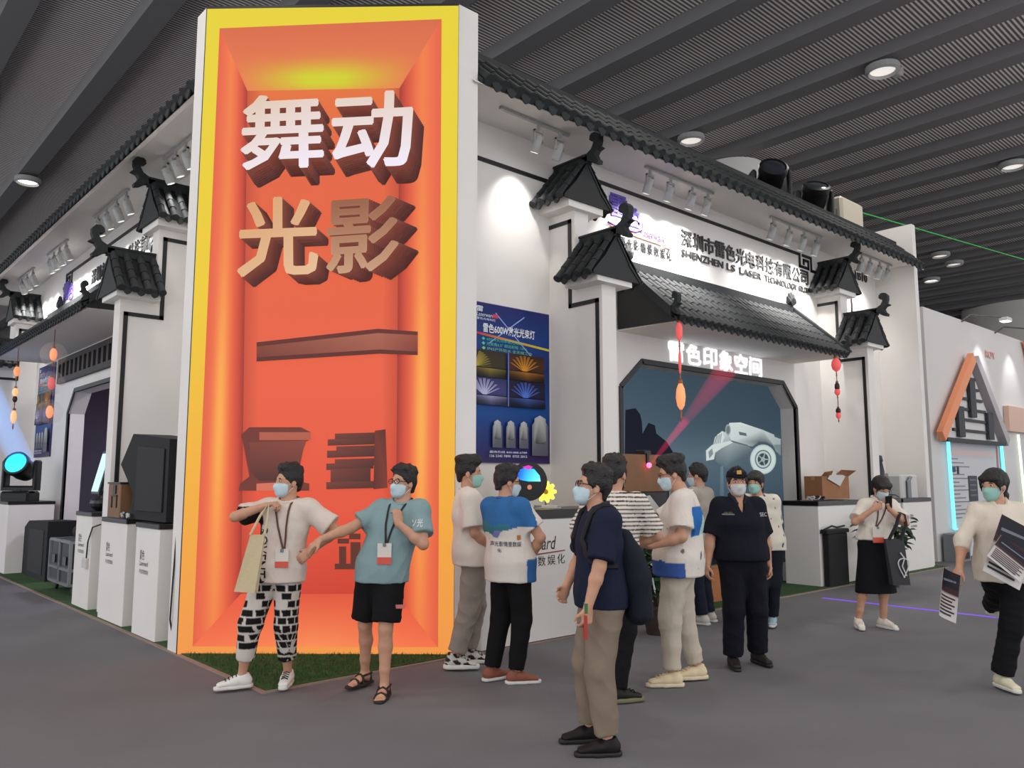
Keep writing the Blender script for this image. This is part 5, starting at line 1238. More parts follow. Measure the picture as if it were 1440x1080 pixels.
    def hair(s, style='short', seed=1):
        q = s.s; R = s.HR; c = s.hp(0, -.02, .10); G = Grid(c-.30*q, c+.30*q, .0085)
        G.ell(s.hp(0, -.013, .140), (.087*q, .104*q, .094*q), R, .01)
        if style in ('short', 'crew', 'quiff'):
            if style != 'crew': G.ell(s.hp(0, .03, .212), (.072*q, .066*q, .034*q), R, .03); G.ell(s.hp(0, -.03, .21), (.075*q, .08*q, .034*q), R, .03)
            if style == 'quiff': G.ell(s.hp(0, .055, .225), (.062*q, .05*q, .036*q), R, .03); G.ell(s.hp(0, -.04, .22), (.08*q, .08*q, .04*q), R, .03)
            G.seg(s.hp(0, -.08, .11), s.hp(0, -.075, .045), (.062*q, .030*q), (.05*q, .022*q), .02, R[:, 0])
            G.ell(s.hp(0, .105, .075), (.105*q, .070*q, .092*q), R, op='sub'); G.ell(s.hp(0, .03, .03), (.15*q, .085*q, .075*q), R, op='sub')
            for x in (-.08, .08): G.seg(s.hp(x*.98, .022, .13), s.hp(x*.98, .022, .085), .010*q, .006*q, .01)
            rg = random.Random(seed); big = .5 if style == 'crew' else 1.0
            for j in range(46):
                th = rg.uniform(-2.6, 2.6); ph_ = rg.uniform(.35, 1.35); nx, ny, nz = math.sin(th)*math.cos(ph_), math.cos(th)*math.cos(ph_), math.sin(ph_)
                b0 = npv(nx*.080, -.013+ny*.094, .148+nz*.086); tip = b0+npv(nx*.4+rg.uniform(-.4, .4), ny*.5+.5*(ny > .2)+rg.uniform(-.3, .3), nz*.7+.1)*.034*big
                G.seg(s.hp(*b0), s.hp(*tip), .017*q, .006*q, .012)
        else:
            G.ell(s.hp(0, -.02, .15), (.092*q, .106*q, .094*q), R, .02); G.seg(s.hp(0, -.07, .12), s.hp(0, -.075, .03), (.075*q, .045*q), (.055*q, .03*q), .03, R[:, 0])
            G.ell(s.hp(0, .105, .055), (.082*q, .066*q, .082*q), R, op='sub'); G.ell(s.hp(0, .05, .0), (.15*q, .09*q, .065*q), R, op='sub')
            G.seg(s.hp(-.06, .072, .158), s.hp(.06, .072, .158), .022*q, .022*q, .02); G.seg(s.hp(-.05, .086, .150), s.hp(.05, .086, .150), .012*q, .012*q, .02)
            for x in (-.078, .078): G.seg(s.hp(x, .045, .14), s.hp(x*.98, .045, .055), .014*q, .006*q, .012)
            rg = random.Random(seed)
            for j in range(26):
                x = -.075+.15*j/25; y = .075-abs(x)*.35; G.seg(s.hp(x, y, .175), s.hp(x*1.04+rg.uniform(-.006, .006), y+.012, .128+rg.uniform(-.012, .012)-abs(x)*.25), .011*q, .004*q, .008)
            if style == 'pony': G.chain([(s.hp(0, -.10, .12), .026*q), (s.hp(0, -.15, .10), .034*q), (s.hp(.0, -.17, .03), .034*q), (s.hp(0, -.15, -.06), .022*q), (s.hp(0, -.135, -.12), .008*q)], .02)
            if style == 'low': G.chain([(s.hp(0, -.09, .05), .03*q), (s.hp(0, -.12, .02), .034*q), (s.hp(0, -.12, -.05), .026*q), (s.hp(0, -.11, -.10), .01*q)], .02)
        s.part('hair', skin_mesh('hair', G, m_hair, fold=.0045, ff=95, seed=seed))
    def mask(s, m=None, loops=True):
        m = m or m_maskm; q = s.s; R = s.HR; c = s.hp(0, .04, .05); G = Grid(c-.16*q, c+.16*q, .0075)
        G.ell(s.hp(0, .032, .058), (.067*q, .072*q, .078*q), R, .01); G.ell(s.hp(0, .070, .012), (.038*q, .034*q, .030*q), R, .03); G.seg(s.hp(0, .094, .086), s.hp(0, .106, .058), .015*q, .020*q, .035)
        y, z = R[:, 1], R[:, 2]; p = s.piv
        G.cut(-y, -(p.dot(y)+.030*q)); G.cut(z, p.dot(z)+.086*q); G.cut(-z, -(p.dot(z)-.022*q))
        o = s.part('face_mask', skin_mesh('face_mask', G, m, smooth_it=0))
        if loops:
            for x in (-1, 1):
                b_ = MB(); b_.tube([Vector(s.hp(x*.062, .034, .075)), Vector(s.hp(x*.080, .005, .094)), Vector(s.hp(x*.083, -.018, .09)), Vector(s.hp(x*.079, -.005, .06)), Vector(s.hp(x*.060, .034, .012))], .0022, 5); s.part('ear_loop', b_.mesh('ear_loop', m_maskw), o)
    def glasses(s, m=None):
        q = s.s; m = m or m_frame; fr = MB()
        for x in (-.034, .034):
            pts = [Vector(s.hp(x+.025*math.cos(a), .1035, .103+.018*math.sin(a))) for a in [2*math.pi*i/14 for i in range(15)]]; fr.tube(pts, .0026*q, 5, False)
        fr.tube([Vector(s.hp(-.010, .106, .106)), Vector(s.hp(.010, .106, .106))], .0026*q, 5)
        for x in (-1, 1): fr.tube([Vector(s.hp(x*.058, .101, .107)), Vector(s.hp(x*.082, .03, .106)), Vector(s.hp(x*.082, -.015, .10))], .0026*q, 5)
        o = s.part('glasses', fr.mesh('glasses', m, smooth=True))
        for x in (-.034, .034):
            b_ = MB(); b_.add([s.hp(x+.024*math.cos(a), .104, .103+.017*math.sin(a)) for a in [2*math.pi*i/12 for i in range(12)]], [tuple(range(12))]); s.part('lens', b_.mesh('lens', m_lens), o)
    def shirt(s, col, hem=.80, sleeve=.62, ease=.024, name='shirt', collar=None, fold=.005, sl_r=.078, seed=1, hw=1.0, long=False, vneck=False):
        k, g = s.s, s.g; c, sec = s.torso_sections(); pts = [c(hem), s.neck]+[a[0] for a in s.arms]+[s.shj[0], s.shj[1]]+([a[1] for a in s.arms] if long else [])
        lo = np.min(pts, 0)-.24; hi = np.max(pts, 0)+.24; lo[2] = c(hem)[2]-.05; hi[2] = s.neck[2]+.14
        G = Grid(lo, hi, .0098); e = ease; w = .93 if s.female else 1
        S_ = [(hem, (.190*g*hw+e*.6)*k, (.138*g*hw+e*.6)*k), (.95, (.182*g*hw+e*.7)*k, (.134*g*hw+e*.7)*k), (1.04, (.160*g+e)*k, (.118*g+e*.8)*k), (1.24, (.163*g*w+e)*k, (.115*g+e*.7)*k), (1.345, (.158*w+e*.6)*k, (.095+e*.5)*k), (1.42, (.105*w)*k, (.072)*k)]
        for i, ((z0, a0, b0), (z1, a1, b1)) in enumerate(zip(S_[:-1], S_[1:])): G.seg(c(z0), c(z1), (a0, b0), (a1, b1), .035, s.rt)
        for side, (el, w_, opt) in enumerate(s.arms):
            sh = s.shj[side]; r1 = opt.get('sl_r', sl_r); G.ell(sh, (.076*k, .076*k, .072*k), None, .05)
            if long:
                e2 = el+(w_-el)*sleeve; G.chain([(sh-s.up*.005, .064*k), (el, .057*k)], .04); G.seg(el, e2, .057*k, .052*k, .03, None, (0, 1))
            else:
                u = unit(el-sh); L = np.linalg.norm(el-sh); G.seg(sh-s.up*.004-u*.01, sh+u*min(sleeve*L, L*.98), .066*k, r1*k, .055, None, (0, 1))
        G.ell(s.neck+npv(0, 0, .035*k)+s.d*.012, (.072*k, .068*k, .062*k), None, op='sub')
        if vneck: G.seg(s.neck+s.d*.14*k+npv(0, 0, .01), s.neck+s.d*.15*k-npv(0, 0, .10*k), (.045*k, .10*k), (.004*k, .10*k), 0, s.rt, op='sub')
        G.cut(npv(0, 0, -1), -(c(hem)[2]+.012)); me = skin_mesh(name, G, m_cloth, col, fold*.9, 17, seed, zf=.8); o = s.part(name, me)
        # neckband / collar
        b_ = MB(); n = 20
        if collar: 
            for i in range(2):
                sgn = -1 if i == 0 else 1
                pp = [s.neck+npv(0, 0, .055*k)-s.d*.062*k, s.neck+npv(0, 0, .05*k)+s.rt*sgn*.066*k-s.d*.02*k, s.neck+npv(0, 0, .02*k)+s.rt*sgn*.055*k+s.d*.05*k, s.neck-npv(0, 0, .03*k)+s.rt*sgn*.03*k+s.d*.088*k]
                b_.tube([Vector(p) for p in pp], [.014, .016, .018, .012], 6)
            s.part('collar', b_.mesh('collar', mat('collar_%s' % str(collar), collar, .85), smooth=True), o)
        else:
            pp = [Vector(s.neck+npv(0, 0, (.012+.018*-math.sin(a))*k)+s.rt*math.cos(a)*.077*k+s.d*(math.sin(a)*.078+.012)*k) for a in [2*math.pi*i/n for i in range(n+1)]]
            b_.tube(pp, .008, 6, False); cc = col if not callable(col) else opt_col(col, s.neck); s.part('neckband', b_.mesh('neckband', mat('neckband_%s' % str(tuple(int(v) for v in cc)), cc, .85), smooth=True), o)
        s.shirt_me = me; return o
    def trousers(s, col, length=.93, r_knee=.078, r_hem=.066, r_th=.098, name='trousers', fold=.005, waist=1.02, seed=2, stack=0.0):
        """length: 0 at the hip, .5 knee, 1 ankle"""
        k, g = s.s, s.g; c, sec = s.torso_sections(); pts = [c(waist)]+[f[0] for f in s.feet]+[f[1] for f in s.feet]+s.hipj
        lo = np.min(pts, 0)-.2; hi = np.max(pts, 0)+.2; lo[2] = max(-.01, min(f[1][2] for f in s.feet)-.12); hi[2] = c(waist)[2]+.06
        if length < .6: lo[2] = min(f[0][2] for f in s.feet)-.16
        G = Grid(lo, hi, .0098); gl = (g+1)/2
        G.seg(c(waist), c(.93), (.150*g*k, .112*g*k), (.168*g*k, .122*g*k), .03, s.rt, (1, 0)); G.seg(c(.93), c(.86), (.168*g*k, .122*g*k), (.160*g*k, .112*g*k), .03, s.rt)
        for side, (kn, an, fd, lift) in enumerate(s.feet):
            h = s.hipj[side]
            if length <= .55:
                e = h+(kn-h)*(length/.5); G.chain([(h, r_th*k*gl), (e, r_hem*k)], .04, None, flat=(0, 1))
            else:
                e = kn+(an-kn)*((length-.5)/.5); G.chain([(h, r_th*k*gl), (kn, r_knee*k)], .04); G.seg(kn, e, r_knee*k, r_hem*k, .03, None, (0, 1))
                for j in range(int(stack)): 
                    p = e+(kn-e)*(.04+.07*j); G.seg(p, p+(kn-e)*.02, (r_hem+.006)*k, (r_hem+.004)*k, .02)
        o = s.part(name, skin_mesh(name, G, m_cloth, col, fold*.8, 15, seed, zf=1.5)); return o
    def skirt(s, col, hem=.43, waist=1.06, flare=.215):
        k = s.s; c, sec = s.torso_sections(); lo = c(hem)-.34; hi = c(waist)+.34; lo[2] = .43*k-.05 if hem == .43 else c(hem)[2]-.05; hi[2] = c(waist)[2]+.05
        G = Grid(lo, hi, .0105); b = s.hip*1.0; b[2] = hem*k
        G.seg(c(waist), c(.93), (.138*k, .11*k), (.182*k, .135*k), .03, s.rt, (1, 0)); G.seg(c(.93), b, (.182*k, .135*k), (flare*k, .16*k), .03, s.rt, (0, 1))
        return s.part('skirt', skin_mesh('skirt', G, m_cloth, col, .007, 14, 4))
    def shoes(s, upper, sole=None, laces=None, chunky=0.0, name='shoe'):
        k = s.s; sole = sole or m_sole
        for side, (kn, an, fd, lift) in enumerate(s.feet):
            b = an-npv(0, 0, .085*k); b[2] = max(b[2], 0.0) if lift == 0 else b[2]; sd = np.cross(fd, npv(0, 0, 1))
            lo = np.minimum(b-fd*.1, b+fd*.25)-.09; hi = np.maximum(b-fd*.1, b+fd*.25)+.09; lo[2] = b[2]-.02; hi[2] = b[2]+.2
            G = Grid(lo, hi, .0075); z = npv(0, 0, 1); ch = chunky
            G.seg(b-fd*.040*k+z*.052*k, b+fd*.05*k+z*.055*k, (.038*k, .038*k), (.042*k, .036*k), .03, sd); G.seg(b+fd*.05*k+z*.050*k, b+fd*.165*k+z*.036*k, (.043*k, .036*k), (.040*k, .020*k), .03, sd)
            G.seg(b-fd*.02*k+z*.05*k, b-fd*.012*k+z*(.105+ch*.02)*k, .042*k, (.040+ch*.006)*k, .03, None, (0, 1)); G.cut(-z, -(b[2]+.014))
            if callable(upper): cf = lambda V, b=b, fd=fd: upper(V, (V-b)@fd, V[:, 2]-b[2])
            else: cf = upper
            o = s.part(name, skin_mesh(name, G, m_leather, cf))
            G2 = Grid(lo, hi, .0075); G2.seg(b-fd*.045*k+z*.016, b+fd*.06*k+z*.016, ((.043+.006*ch)*k, .05), ((.044+.006*ch)*k, .05), .02, sd); G2.seg(b+fd*.06*k+z*.016, b+fd*.170*k+z*.016, ((.046+.005*ch)*k, .05), (.036*k, .05), .02, sd)
            G2.cut(-z, -(b[2]+.002)); G2.cut(z, b[2]+.026+.012*ch); s.part('sole', skin_mesh('sole', G2, sole, smooth_it=0), o)
            if laces:
                b_ = MB()
                for j in range(4):
                    p = b+fd*(.045+.026*j)*k+z*(.101-.0085*j)*k; b_.tube([Vector(p-sd*.026*k-z*.008), Vector(p+z*.003), Vector(p+sd*.026*k-z*.008)], .0045, 5)
                s.part('laces', b_.mesh('laces', mat('lace_%s' % str(laces), laces, .8)), o)
    def decal(s, name, Pr, m, target, parent, direction=(0, 1, 0), lift=.004):
        """wrap a flat Print (built in person-local coordinates) onto the target mesh along direction"""
        bv = BVHTree.FromPolygons([v.co for v in target.vertices], [p.vertices for p in target.polygons]); d = Vector(direction).normalized(); out = []
        for i, p in enumerate(Pr.v):
            hit = bv.ray_cast(Vector(p)-d*.6, d, 1.2); lay = Pr.k*0
            out.append(tuple(hit[0]+(Vector((0, 0, 0))-d)*(lift+(Pr.lay[i] if hasattr(Pr, 'lay') else 0))) if hit[0] is not None else tuple(p))
        me = bpy.data.meshes.new(name); me.from_pydata(out, [], Pr.f); me.materials.append(m); setcol(me, Pr.c); me.update(); return s.part(name, me, parent)
    def lanyard(s, bx, by, df, cols=((70, 46, 44),), badge=((214, 206, 196), (208, 84, 62)), bw=.095, bh=.135):
        """strap round the neck to a badge whose top centre lies under pixel bx, by"""
        k = s.s; e = s.loc(bx, by, df)
        bv = BVHTree.FromPolygons([v.co for v in s.shirt_me.vertices], [q.vertices for q in s.shirt_me.polygons]); D_ = Vector(s.d)
        for i, sg in enumerate((-1, 1)):
            pts = [s.neck-s.d*.066*k+npv(0, 0, .045*k), s.neck-s.d*.015*k+npv(0, 0, .035*k)+s.rt*sg*.072*k]; a = s.neck+s.d*.06*k+s.rt*sg*.058*k-npv(0, 0, .015*k)
            for f in (0, .15, .3, .5, .7, .85, 1):
                q = a*(1-f)+(e+s.rt*sg*.006)*f; h = bv.ray_cast(Vector(q)+D_*.5, -D_, .9)[0]; pts.append(np.array(h)+s.d*.007 if h is not None else q)
            b_ = MB(); b_.tube([Vector(q) for q in pts], .0075, 6); s.part('lanyard', b_.mesh('lanyard', mat('lanyard_%s' % str(cols[0]), cols[0], .7), smooth=True))
        h = bv.ray_cast(Vector(e)+D_*.5, -D_, .9)[0]; e = np.array(h)+s.d*.016 if h is not None else e
        r = npv(1, 0, 0); X, Z = Vector(r), Vector((0, 0, 1)); o = Vector(e+s.d*.015); Y = Vector((0, 1, 0))
        b_ = MB(); b_.obox(o-Z*bh/2, X*bw/2, Y*.003, Z*bh/2); bo = s.part('badge', b_.mesh('badge', mat('badge_white', badge[0], .5)))
        b_ = MB(); b_.obox(o-Z*bh*.83-Y*.004, X*bw/2, Y*.0015, Z*bh*.17); s.part('badge_band', b_.mesh('badge_band', mat('badge_red', badge[1], .5)), bo)
        b_ = MB(); b_.obox(o-Z*.012-Y*.005, X*.012, Y*.004, Z*.012); s.part('badge_clip', b_.mesh('badge_clip', m_metal), bo)
def opt_col(fn, p): return fn(np.array([p]))[0]
class LPrint(Print):
    """flat print in a person's own coordinates, kept layer by layer"""
    def __init__(s, o, X, Z): 
        super().__init__(lambda u, v, l: Vector(o)+Vector(X)*u+Vector(Z)*v, .0006); s.lay = []
    def _lay(s): s.k += 1; s.cur = s.k*.0007; return s.cur
    def _sync(s): s.lay += [s.k*.0007]*(len(s.v)-len(s.lay))
    def poly(s, *a, **k): super().poly(*a, **k); s._sync(); return s
    def patch(s, *a, **k): super().patch(*a, **k); s._sync(); return s
    def text(s, *a, **k): super().text(*a, **k); s._sync(); return s
def flat(c): return np.array(c, float)
# ================================================================ the cast
def held(nm, s, label, cat):
    """a carried thing: own root at the person's place, parts in that person's coordinates"""
    return thing(nm, s.P0, label, cat, world=s.W)
def sdf_part(s, name, root, G, m, col=None, fold=0.0, parent=None): return obj(name, skin_mesh(name, G, m, col, fold), parent or root, s.W)
def mb_part(s, name, root, b_, m, smooth=True): return obj(name, b_.mesh(name, m, smooth=smooth), root, s.W)
WH = (222, 212, 202)

# ---- 1 archer pose, white and black shirt
p = Person('person in white-and-black T-shirt and checked cropped trousers posing before the tall screen', (364, 972), 1.70, -12, -50, 2, 0, hip=392, neck=407, g=.93,
    feet=((402, 968, 4, .018), (328, 972, -62, 0)),
    arms=(((437, 775, -.10), (1, .1, -.1), dict(curl=.5, n=npv(0, 1, 0), sl_r=.095)), ((374, 711, -.15), (-1, -.25, -.35), dict(hd=npv(.8, -.3, .2), n=npv(.2, .2, -1), curl=1.0, thumb=1, sl_r=.085))))
p.body(); p.hair('short', 1); p.mask()
bx = p.loc(374, 780)[0]; b2 = p.loc(352, 780)[0]
def c1(V):
    c = np.tile(flat((214, 200, 188)), (len(V), 1)); edge = bx + .012*np.sin(V[:, 2]*40) - (V[:, 2]-1.0)*.05
    blk = (V[:, 0] < edge) & (V[:, 2] < 1.40) & (V[:, 1] < .06); c[blk] = (26, 22, 22); return c
so = p.shirt(c1, hem=.81, sleeve=.80, ease=.035, sl_r=.085, hw=1.08, seed=11)
def chk(V):
    u = np.arctan2(V[:, 1]-.0, V[:, 0]-np.where(V[:, 0] < p.hip[0], p.hip[0]-.1, p.hip[0]+.1))*.105; z = V[:, 2]; row = np.floor(z/.062); uu = u+(row % 2)*.045
    fu = (uu/.088) % 1; fz = (z/.062) % 1; h = np.sin(np.floor(uu/.088)*12.9+row*78.2)*43758.5; h = h-np.floor(h)
    c = np.tile(flat((24, 21, 22)), (len(V), 1)); c[(fu < .17) | (fz < .20) | (h > .82)] = (206, 196, 186); return c
p.trousers(chk, length=.84, r_knee=.088, r_hem=.068, r_th=.108, seed=12)
p.shoes((226, 222, 216), laces=(30, 26, 26))
X, Z = Vector((0, 0, -1)), Vector((1, 0, 0)); o = p.loc(374, 742)
L_ = LPrint(o, (0, 0, 1), (1, 0, 0)); L_.text('ROVENTTO', [(0, .05), (-.50, .06), (-.50, -.035), (0, -.03)], (30, 26, 26), bold=.01); 
p.decal('shirt_lettering', L_, m_print, p.shirt_me, so)
p.lanyard(397, 772, -.17, cols=((92, 60, 52),), bw=.10, bh=.14)
t = held('tote_bag', p, 'cream cloth tote bag hanging from the arm of the person in checked trousers', 'bag')
q0, q1, q2, q3 = p.loc(352, 752, -.27), p.loc(372, 752, -.26), p.loc(358, 834, -.26), p.loc(329, 832, -.26)
b_ = MB(); b_.hexa([q3, q2, q2+npv(.01, .05, 0), q3+npv(0, .05, 0), q0, q1, q1+npv(0, .02, 0), q0+npv(0, .02, 0)]); mb_part(p, 'bag_body', t, b_, mat('canvas', (206, 188, 150), .9, bump=.4, bscale=60))
b_ = MB(); b_.tube([Vector(q0), Vector(p.loc(366, 725, -.25)), Vector(p.loc(378, 708, -.22)), Vector(p.loc(376, 730, -.25)), Vector(q1)], .010, 6); mb_part(p, 'strap', t, b_, mat('canvas', (206, 188, 150), .9))

# ---- 2 teal shirt
p = Person('person in grey-teal T-shirt and black shorts with one arm stretched sideways', (522, 975), 1.69, -22, -38, 6, 0, hip=536, neck=567, g=1.08,
    feet=((538, 983, -3, 0), (506, 967, -32, 0)),
    arms=(((560, 736, -.20), (.5, -.3, -1), dict(hd=npv(-.1, .1, 1), n=npv(-.6, .8, 0), curl=.9, thumb=.8, sl_r=.090)), ((436, 766, -.18), (.1, .3, -1), dict(hd=npv(-.75, -.15, -.55), n=npv(-.4, .2, -.9), curl=.28, thumb=.3, sl_r=.085))))
p.body(True); p.hair('short', 2); p.mask(); p.glasses()
so = p.shirt((132, 156, 158), hem=.82, sleeve=.72, ease=.026, sl_r=.088, seed=21)
sh = p.trousers((20, 18, 20), length=.44, r_hem=.110, r_th=.112, name='shorts', seed=22)
o = p.loc(585, 735); L_ = LPrint(o, (1, 0, 0), (0, 0, 1)); L_.text('ソ光', [(-.01, .04), (.075, .04), (.075, -.02), (-.01, -.02)], (220, 222, 220), bold=.01); p.decal('shirt_print', L_, m_print, p.shirt_me, so)
for side, (kn, an, fd, lift) in enumerate(p.feet):      # strapped sandals
    b = an-npv(0, 0, .085*p.s); sd = np.cross(fd, npv(0, 0, 1)); z = npv(0, 0, 1); G = Grid(np.minimum(b-fd*.1, b+fd*.24)-.08, np.maximum(b-fd*.1, b+fd*.24)+.14, .0075)
    G.seg(b-fd*.045+z*.006, b+fd*.07+z*.006, (.044, .05), (.046, .05), .02, sd); G.seg(b+fd*.07+z*.006, b+fd*.165+z*.006, (.048, .05), (.042, .05), .02, sd); G.cut(z, b[2]+.016); G.cut(-z, -(b[2]-.004))
    o_ = p.part('sandal', skin_mesh('sandal', G, mat('sandal', (38, 28, 24), .7), smooth_it=0)); b_ = MB()
    for (f0, f1, h, w) in ((.115, .105, .052, .048), (.06, .05, .078, .046), (-.03, -.05, .08, .04)):
        b_.tube([Vector(b+fd*f0-sd*w+z*.01), Vector(b+fd*f0-sd*w*.75+z*h*.8), Vector(b+fd*f1+z*h), Vector(b+fd*f0+sd*w*.75+z*h*.8), Vector(b+fd*f0+sd*w+z*.01)], .010, 6)
    b_.tube([Vector(b-fd*.035-sd*.04+z*.08), Vector(b+fd*.05-sd*.03+z*.07)], .009, 6); b_.tube([Vector(b-fd*.035+sd*.04+z*.08), Vector(b+fd*.05+sd*.03+z*.07)], .009, 6)
    p.part('sandal_straps', b_.mesh('sandal_straps', mat('sandal', (38, 28, 24), .7), smooth=True), o_)
p.lanyard(541, 764, -.18, cols=((40, 36, 38),), bw=.105, bh=.155)
b_ = MB(); e = p.loc(563, 853, -.155); b_.obox(Vector(e), (.035, 0, 0), (0, .003, 0), (0, 0, .014)); p.part('shorts_label', b_.mesh('shorts_label', mat('label_pink', (196, 110, 100), .7)), sh)

# ---- 3 plain white shirt at the counter
p = Person('person in plain white T-shirt and grey trousers standing close to the tall screen', (660, 939), 1.78, 100, 92, 0, 0, hip=666, neck=657, g=.95,
    feet=((668, 933, 95, 0), (648, 943, 92, 0)),
    arms=(((712, 768, .22), (0, .3, -1), dict(curl=.6)), ((696, 776, -.14), (-.3, -.6, -1), dict(curl=.6, sl_r=.095))))
p.body(); p.hair('quiff', 3); p.mask(mat('mask_green', (150, 196, 184), .85))
p.shirt((224, 212, 200), hem=.82, sleeve=.86, ease=.045, sl_r=.10, hw=1.12, seed=31)
p.trousers((150, 138, 128), length=.94, r_knee=.086, r_hem=.072, r_th=.108, seed=32, fold=.010)
p.shoes(lambda V, a, z: np.where(((np.sin(a*70)+np.sin(z*120+a*30)) > .15)[:, None], flat((40, 36, 38)), flat((206, 200, 192))), chunky=1.0, laces=(210, 204, 198))

# ---- 4 white and blue staff shirt at the counter
p = Person('person in blue-topped white staff T-shirt and black trousers at the counter', (716, 959), 1.70, 138, 112, -4, 0, hip=718, neck=710, g=1.02,
    feet=((699, 956, 125, 0), (735, 961, 98, 0)),
    arms=(((728, 785, .22), (-1, 0, -.5), dict(curl=.6)), ((746, 787, .02), (1, -.5, -.5), dict(curl=.6, hd=npv(-.6, .5, -.2), sl_r=.09))))
p.body(); p.hair('short', 4); p.mask(); p.glasses()
def c4(V):
    c = np.tile(flat(WH), (len(V), 1)); n = (wav(V, 14, 44)*.05+wav(V, 45, 45)*.03); back = -(V-p.neck)@p.d
    top = (V[:, 2]+n+.25*np.maximum(0, (V[:, 0]-p.neck[0]-.02)*-.4) > 1.205) & (back > -.03)
    c[top] = (52, 104, 158); gr = top & (V[:, 2]+n < 1.26) & (V[:, 0] < p.neck[0]+.04); c[gr] = (58, 118, 132)
    low = (V[:, 2] < .98) & (V[:, 0] > p.hip[0]+.13); c[low] = (52, 104, 158); return c
so = p.shirt(c4, hem=.78, sleeve=.68, ease=.035, sl_r=.092, hw=1.1, seed=41)
o = p.loc(700, 755); L_ = LPrint(o, (1, 0, 0), (0, 0, 1))
L_.poly([(-.03, .055), (.03, .06), (.0, .0), (-.04, .01)], (120, 120, 170)); L_.line((-.07, -.01), (.17, -.01), .006, (110, 50, 54)); L_.rect(.155, -.01, .185, .025, (190, 110, 60)); L_.text('声光影情景数娱', [(-.06, -.025), (.19, -.025), (.19, -.065), (-.06, -.065)], (60, 62, 84), bold=.006); L_.text('化', [(.0, -.08), (.03, -.08), (.03, -.11), (.0, -.11)], (60, 62, 84), bold=.006)
p.decal('back_print', L_, m_print, p.shirt_me, so)
p.trousers((18, 17, 19), length=.97, r_knee=.080, r_hem=.066, r_th=.104, seed=42)
p.shoes((140, 84, 66), laces=None)

# ---- 5 navy polo and backpack
p = Person('person in navy polo shirt and khaki trousers with a backpack looking up', (830, 1054), 1.67, -78, -82, 12, 0, hip=846, neck=842, g=1.02, head_dx=-.03, headf=.01,
    feet=((842, 1063, -85, 0), (818, 1044, -78, 0)),
    arms=(((825, 862, -.27), (.4, -1, 0), dict(curl=.75, hd=npv(-.08, 0, -1), n=npv(-.5, .8, 0), sl_r=.085)), ((796, 826, .16), (-.3, .3, -1), dict(curl=.6, sl_r=.085))))
p.body(); p.hair('short', 5); p.mask(); p.glasses()
p.shirt((26, 32, 52), hem=.84, sleeve=.86, ease=.034, sl_r=.092, collar=(28, 34, 54), seed=51)
p.trousers((132, 116, 100), length=.955, r_knee=.088, r_hem=.074, r_th=.112, seed=52, fold=.010)
p.shoes((30, 26, 26), sole=mat('sole_dark', (30, 28, 28), .6))
t = held('backpack', p, 'dark navy backpack worn by the person in the polo shirt', 'backpack')
u = p.loc(877, 757, .0); v = p.loc(897, 860, .0); md = p.loc(893, 812, .0); G = Grid(np.minimum(u, v)-.28, np.maximum(u, v)+.28, .010)
G.chain([(u, (.062, .115)), (u*.5+md*.5, (.080, .145)), (md, (.088, .155)), (v, (.078, .15))], .06, (1, 0, 0))
sdf_part(p, 'pack_body', t, G, m_cloth, (26, 30, 40), .006)
G = Grid(np.minimum(u, v)-.3, np.maximum(u, v)+.3, .010); u2, v2 = md+npv(.05, 0, 0), v+npv(.045, 0, -.01); G.chain([(u2, (.045, .11)), (v2, (.045, .11))], .03, (1, 0, 0)); sdf_part(p, 'front_pocket', t, G, m_cloth, (32, 36, 46), .004)
bv = BVHTree.FromPolygons([q.co for q in p.shirt_me.vertices], [q.vertices for q in p.shirt_me.polygons])
for sg in (-1, 1):
    gd = [p.neck-p.d*.12+p.rt*sg*.10-npv(0, 0, .04), p.neck-p.d*.03+p.rt*sg*.11+npv(0, 0, .06), p.neck+p.d*.10+p.rt*sg*.11-npv(0, 0, .06), p.neck+p.d*.14+p.rt*sg*.10-npv(0, 0, .16), p.neck+p.d*.10+p.rt*sg*.19-npv(0, 0, .27), p.neck-p.d*.10+p.rt*sg*.17-npv(0, 0, .33)]
    pts = []
    for q0, q1 in zip(gd[:-1], gd[1:]):
        for f in (0, .33, .66):
            hit = bv.find_nearest(Vector(q0*(1-f)+q1*f)); pts.append(hit[0]+hit[1]*.010)
    b_ = MB(); b_.tube(pts, .018, 6); mb_part(p, 'shoulder_strap', t, b_, mat('strap_black', (16, 16, 20), .8))
b_ = MB(); b_.tube([Vector(u2+npv(.05, -.03, .0)), Vector(u2+npv(.06, -.05, -.07))], .006, 5); mb_part(p, 'zip_pull', t, b_, mat('zip_grey', (170, 172, 176), .4))
t = held('mobile_phone', p, 'red and green phone held down by the person with the backpack', 'phone')
el, w, opt = p.arms[0]; b_ = MB(); b_.obox(Vector(w+npv(-.015, .012, -.10)), (.010, .004, 0), (0, .036, 0), (.0, 0, .075)); mb_part(p, 'phone_body', t, b_, mat('phone_red', (170, 50, 44), .4), False); b_ = MB(); b_.obox(Vector(w+npv(-.012, .0, .0)), (.010, .004, 0), (0, .03, 0), (0, 0, .028)); mb_part(p, 'phone_case', t, b_, mat('phone_green', (50, 110, 60), .4), False)

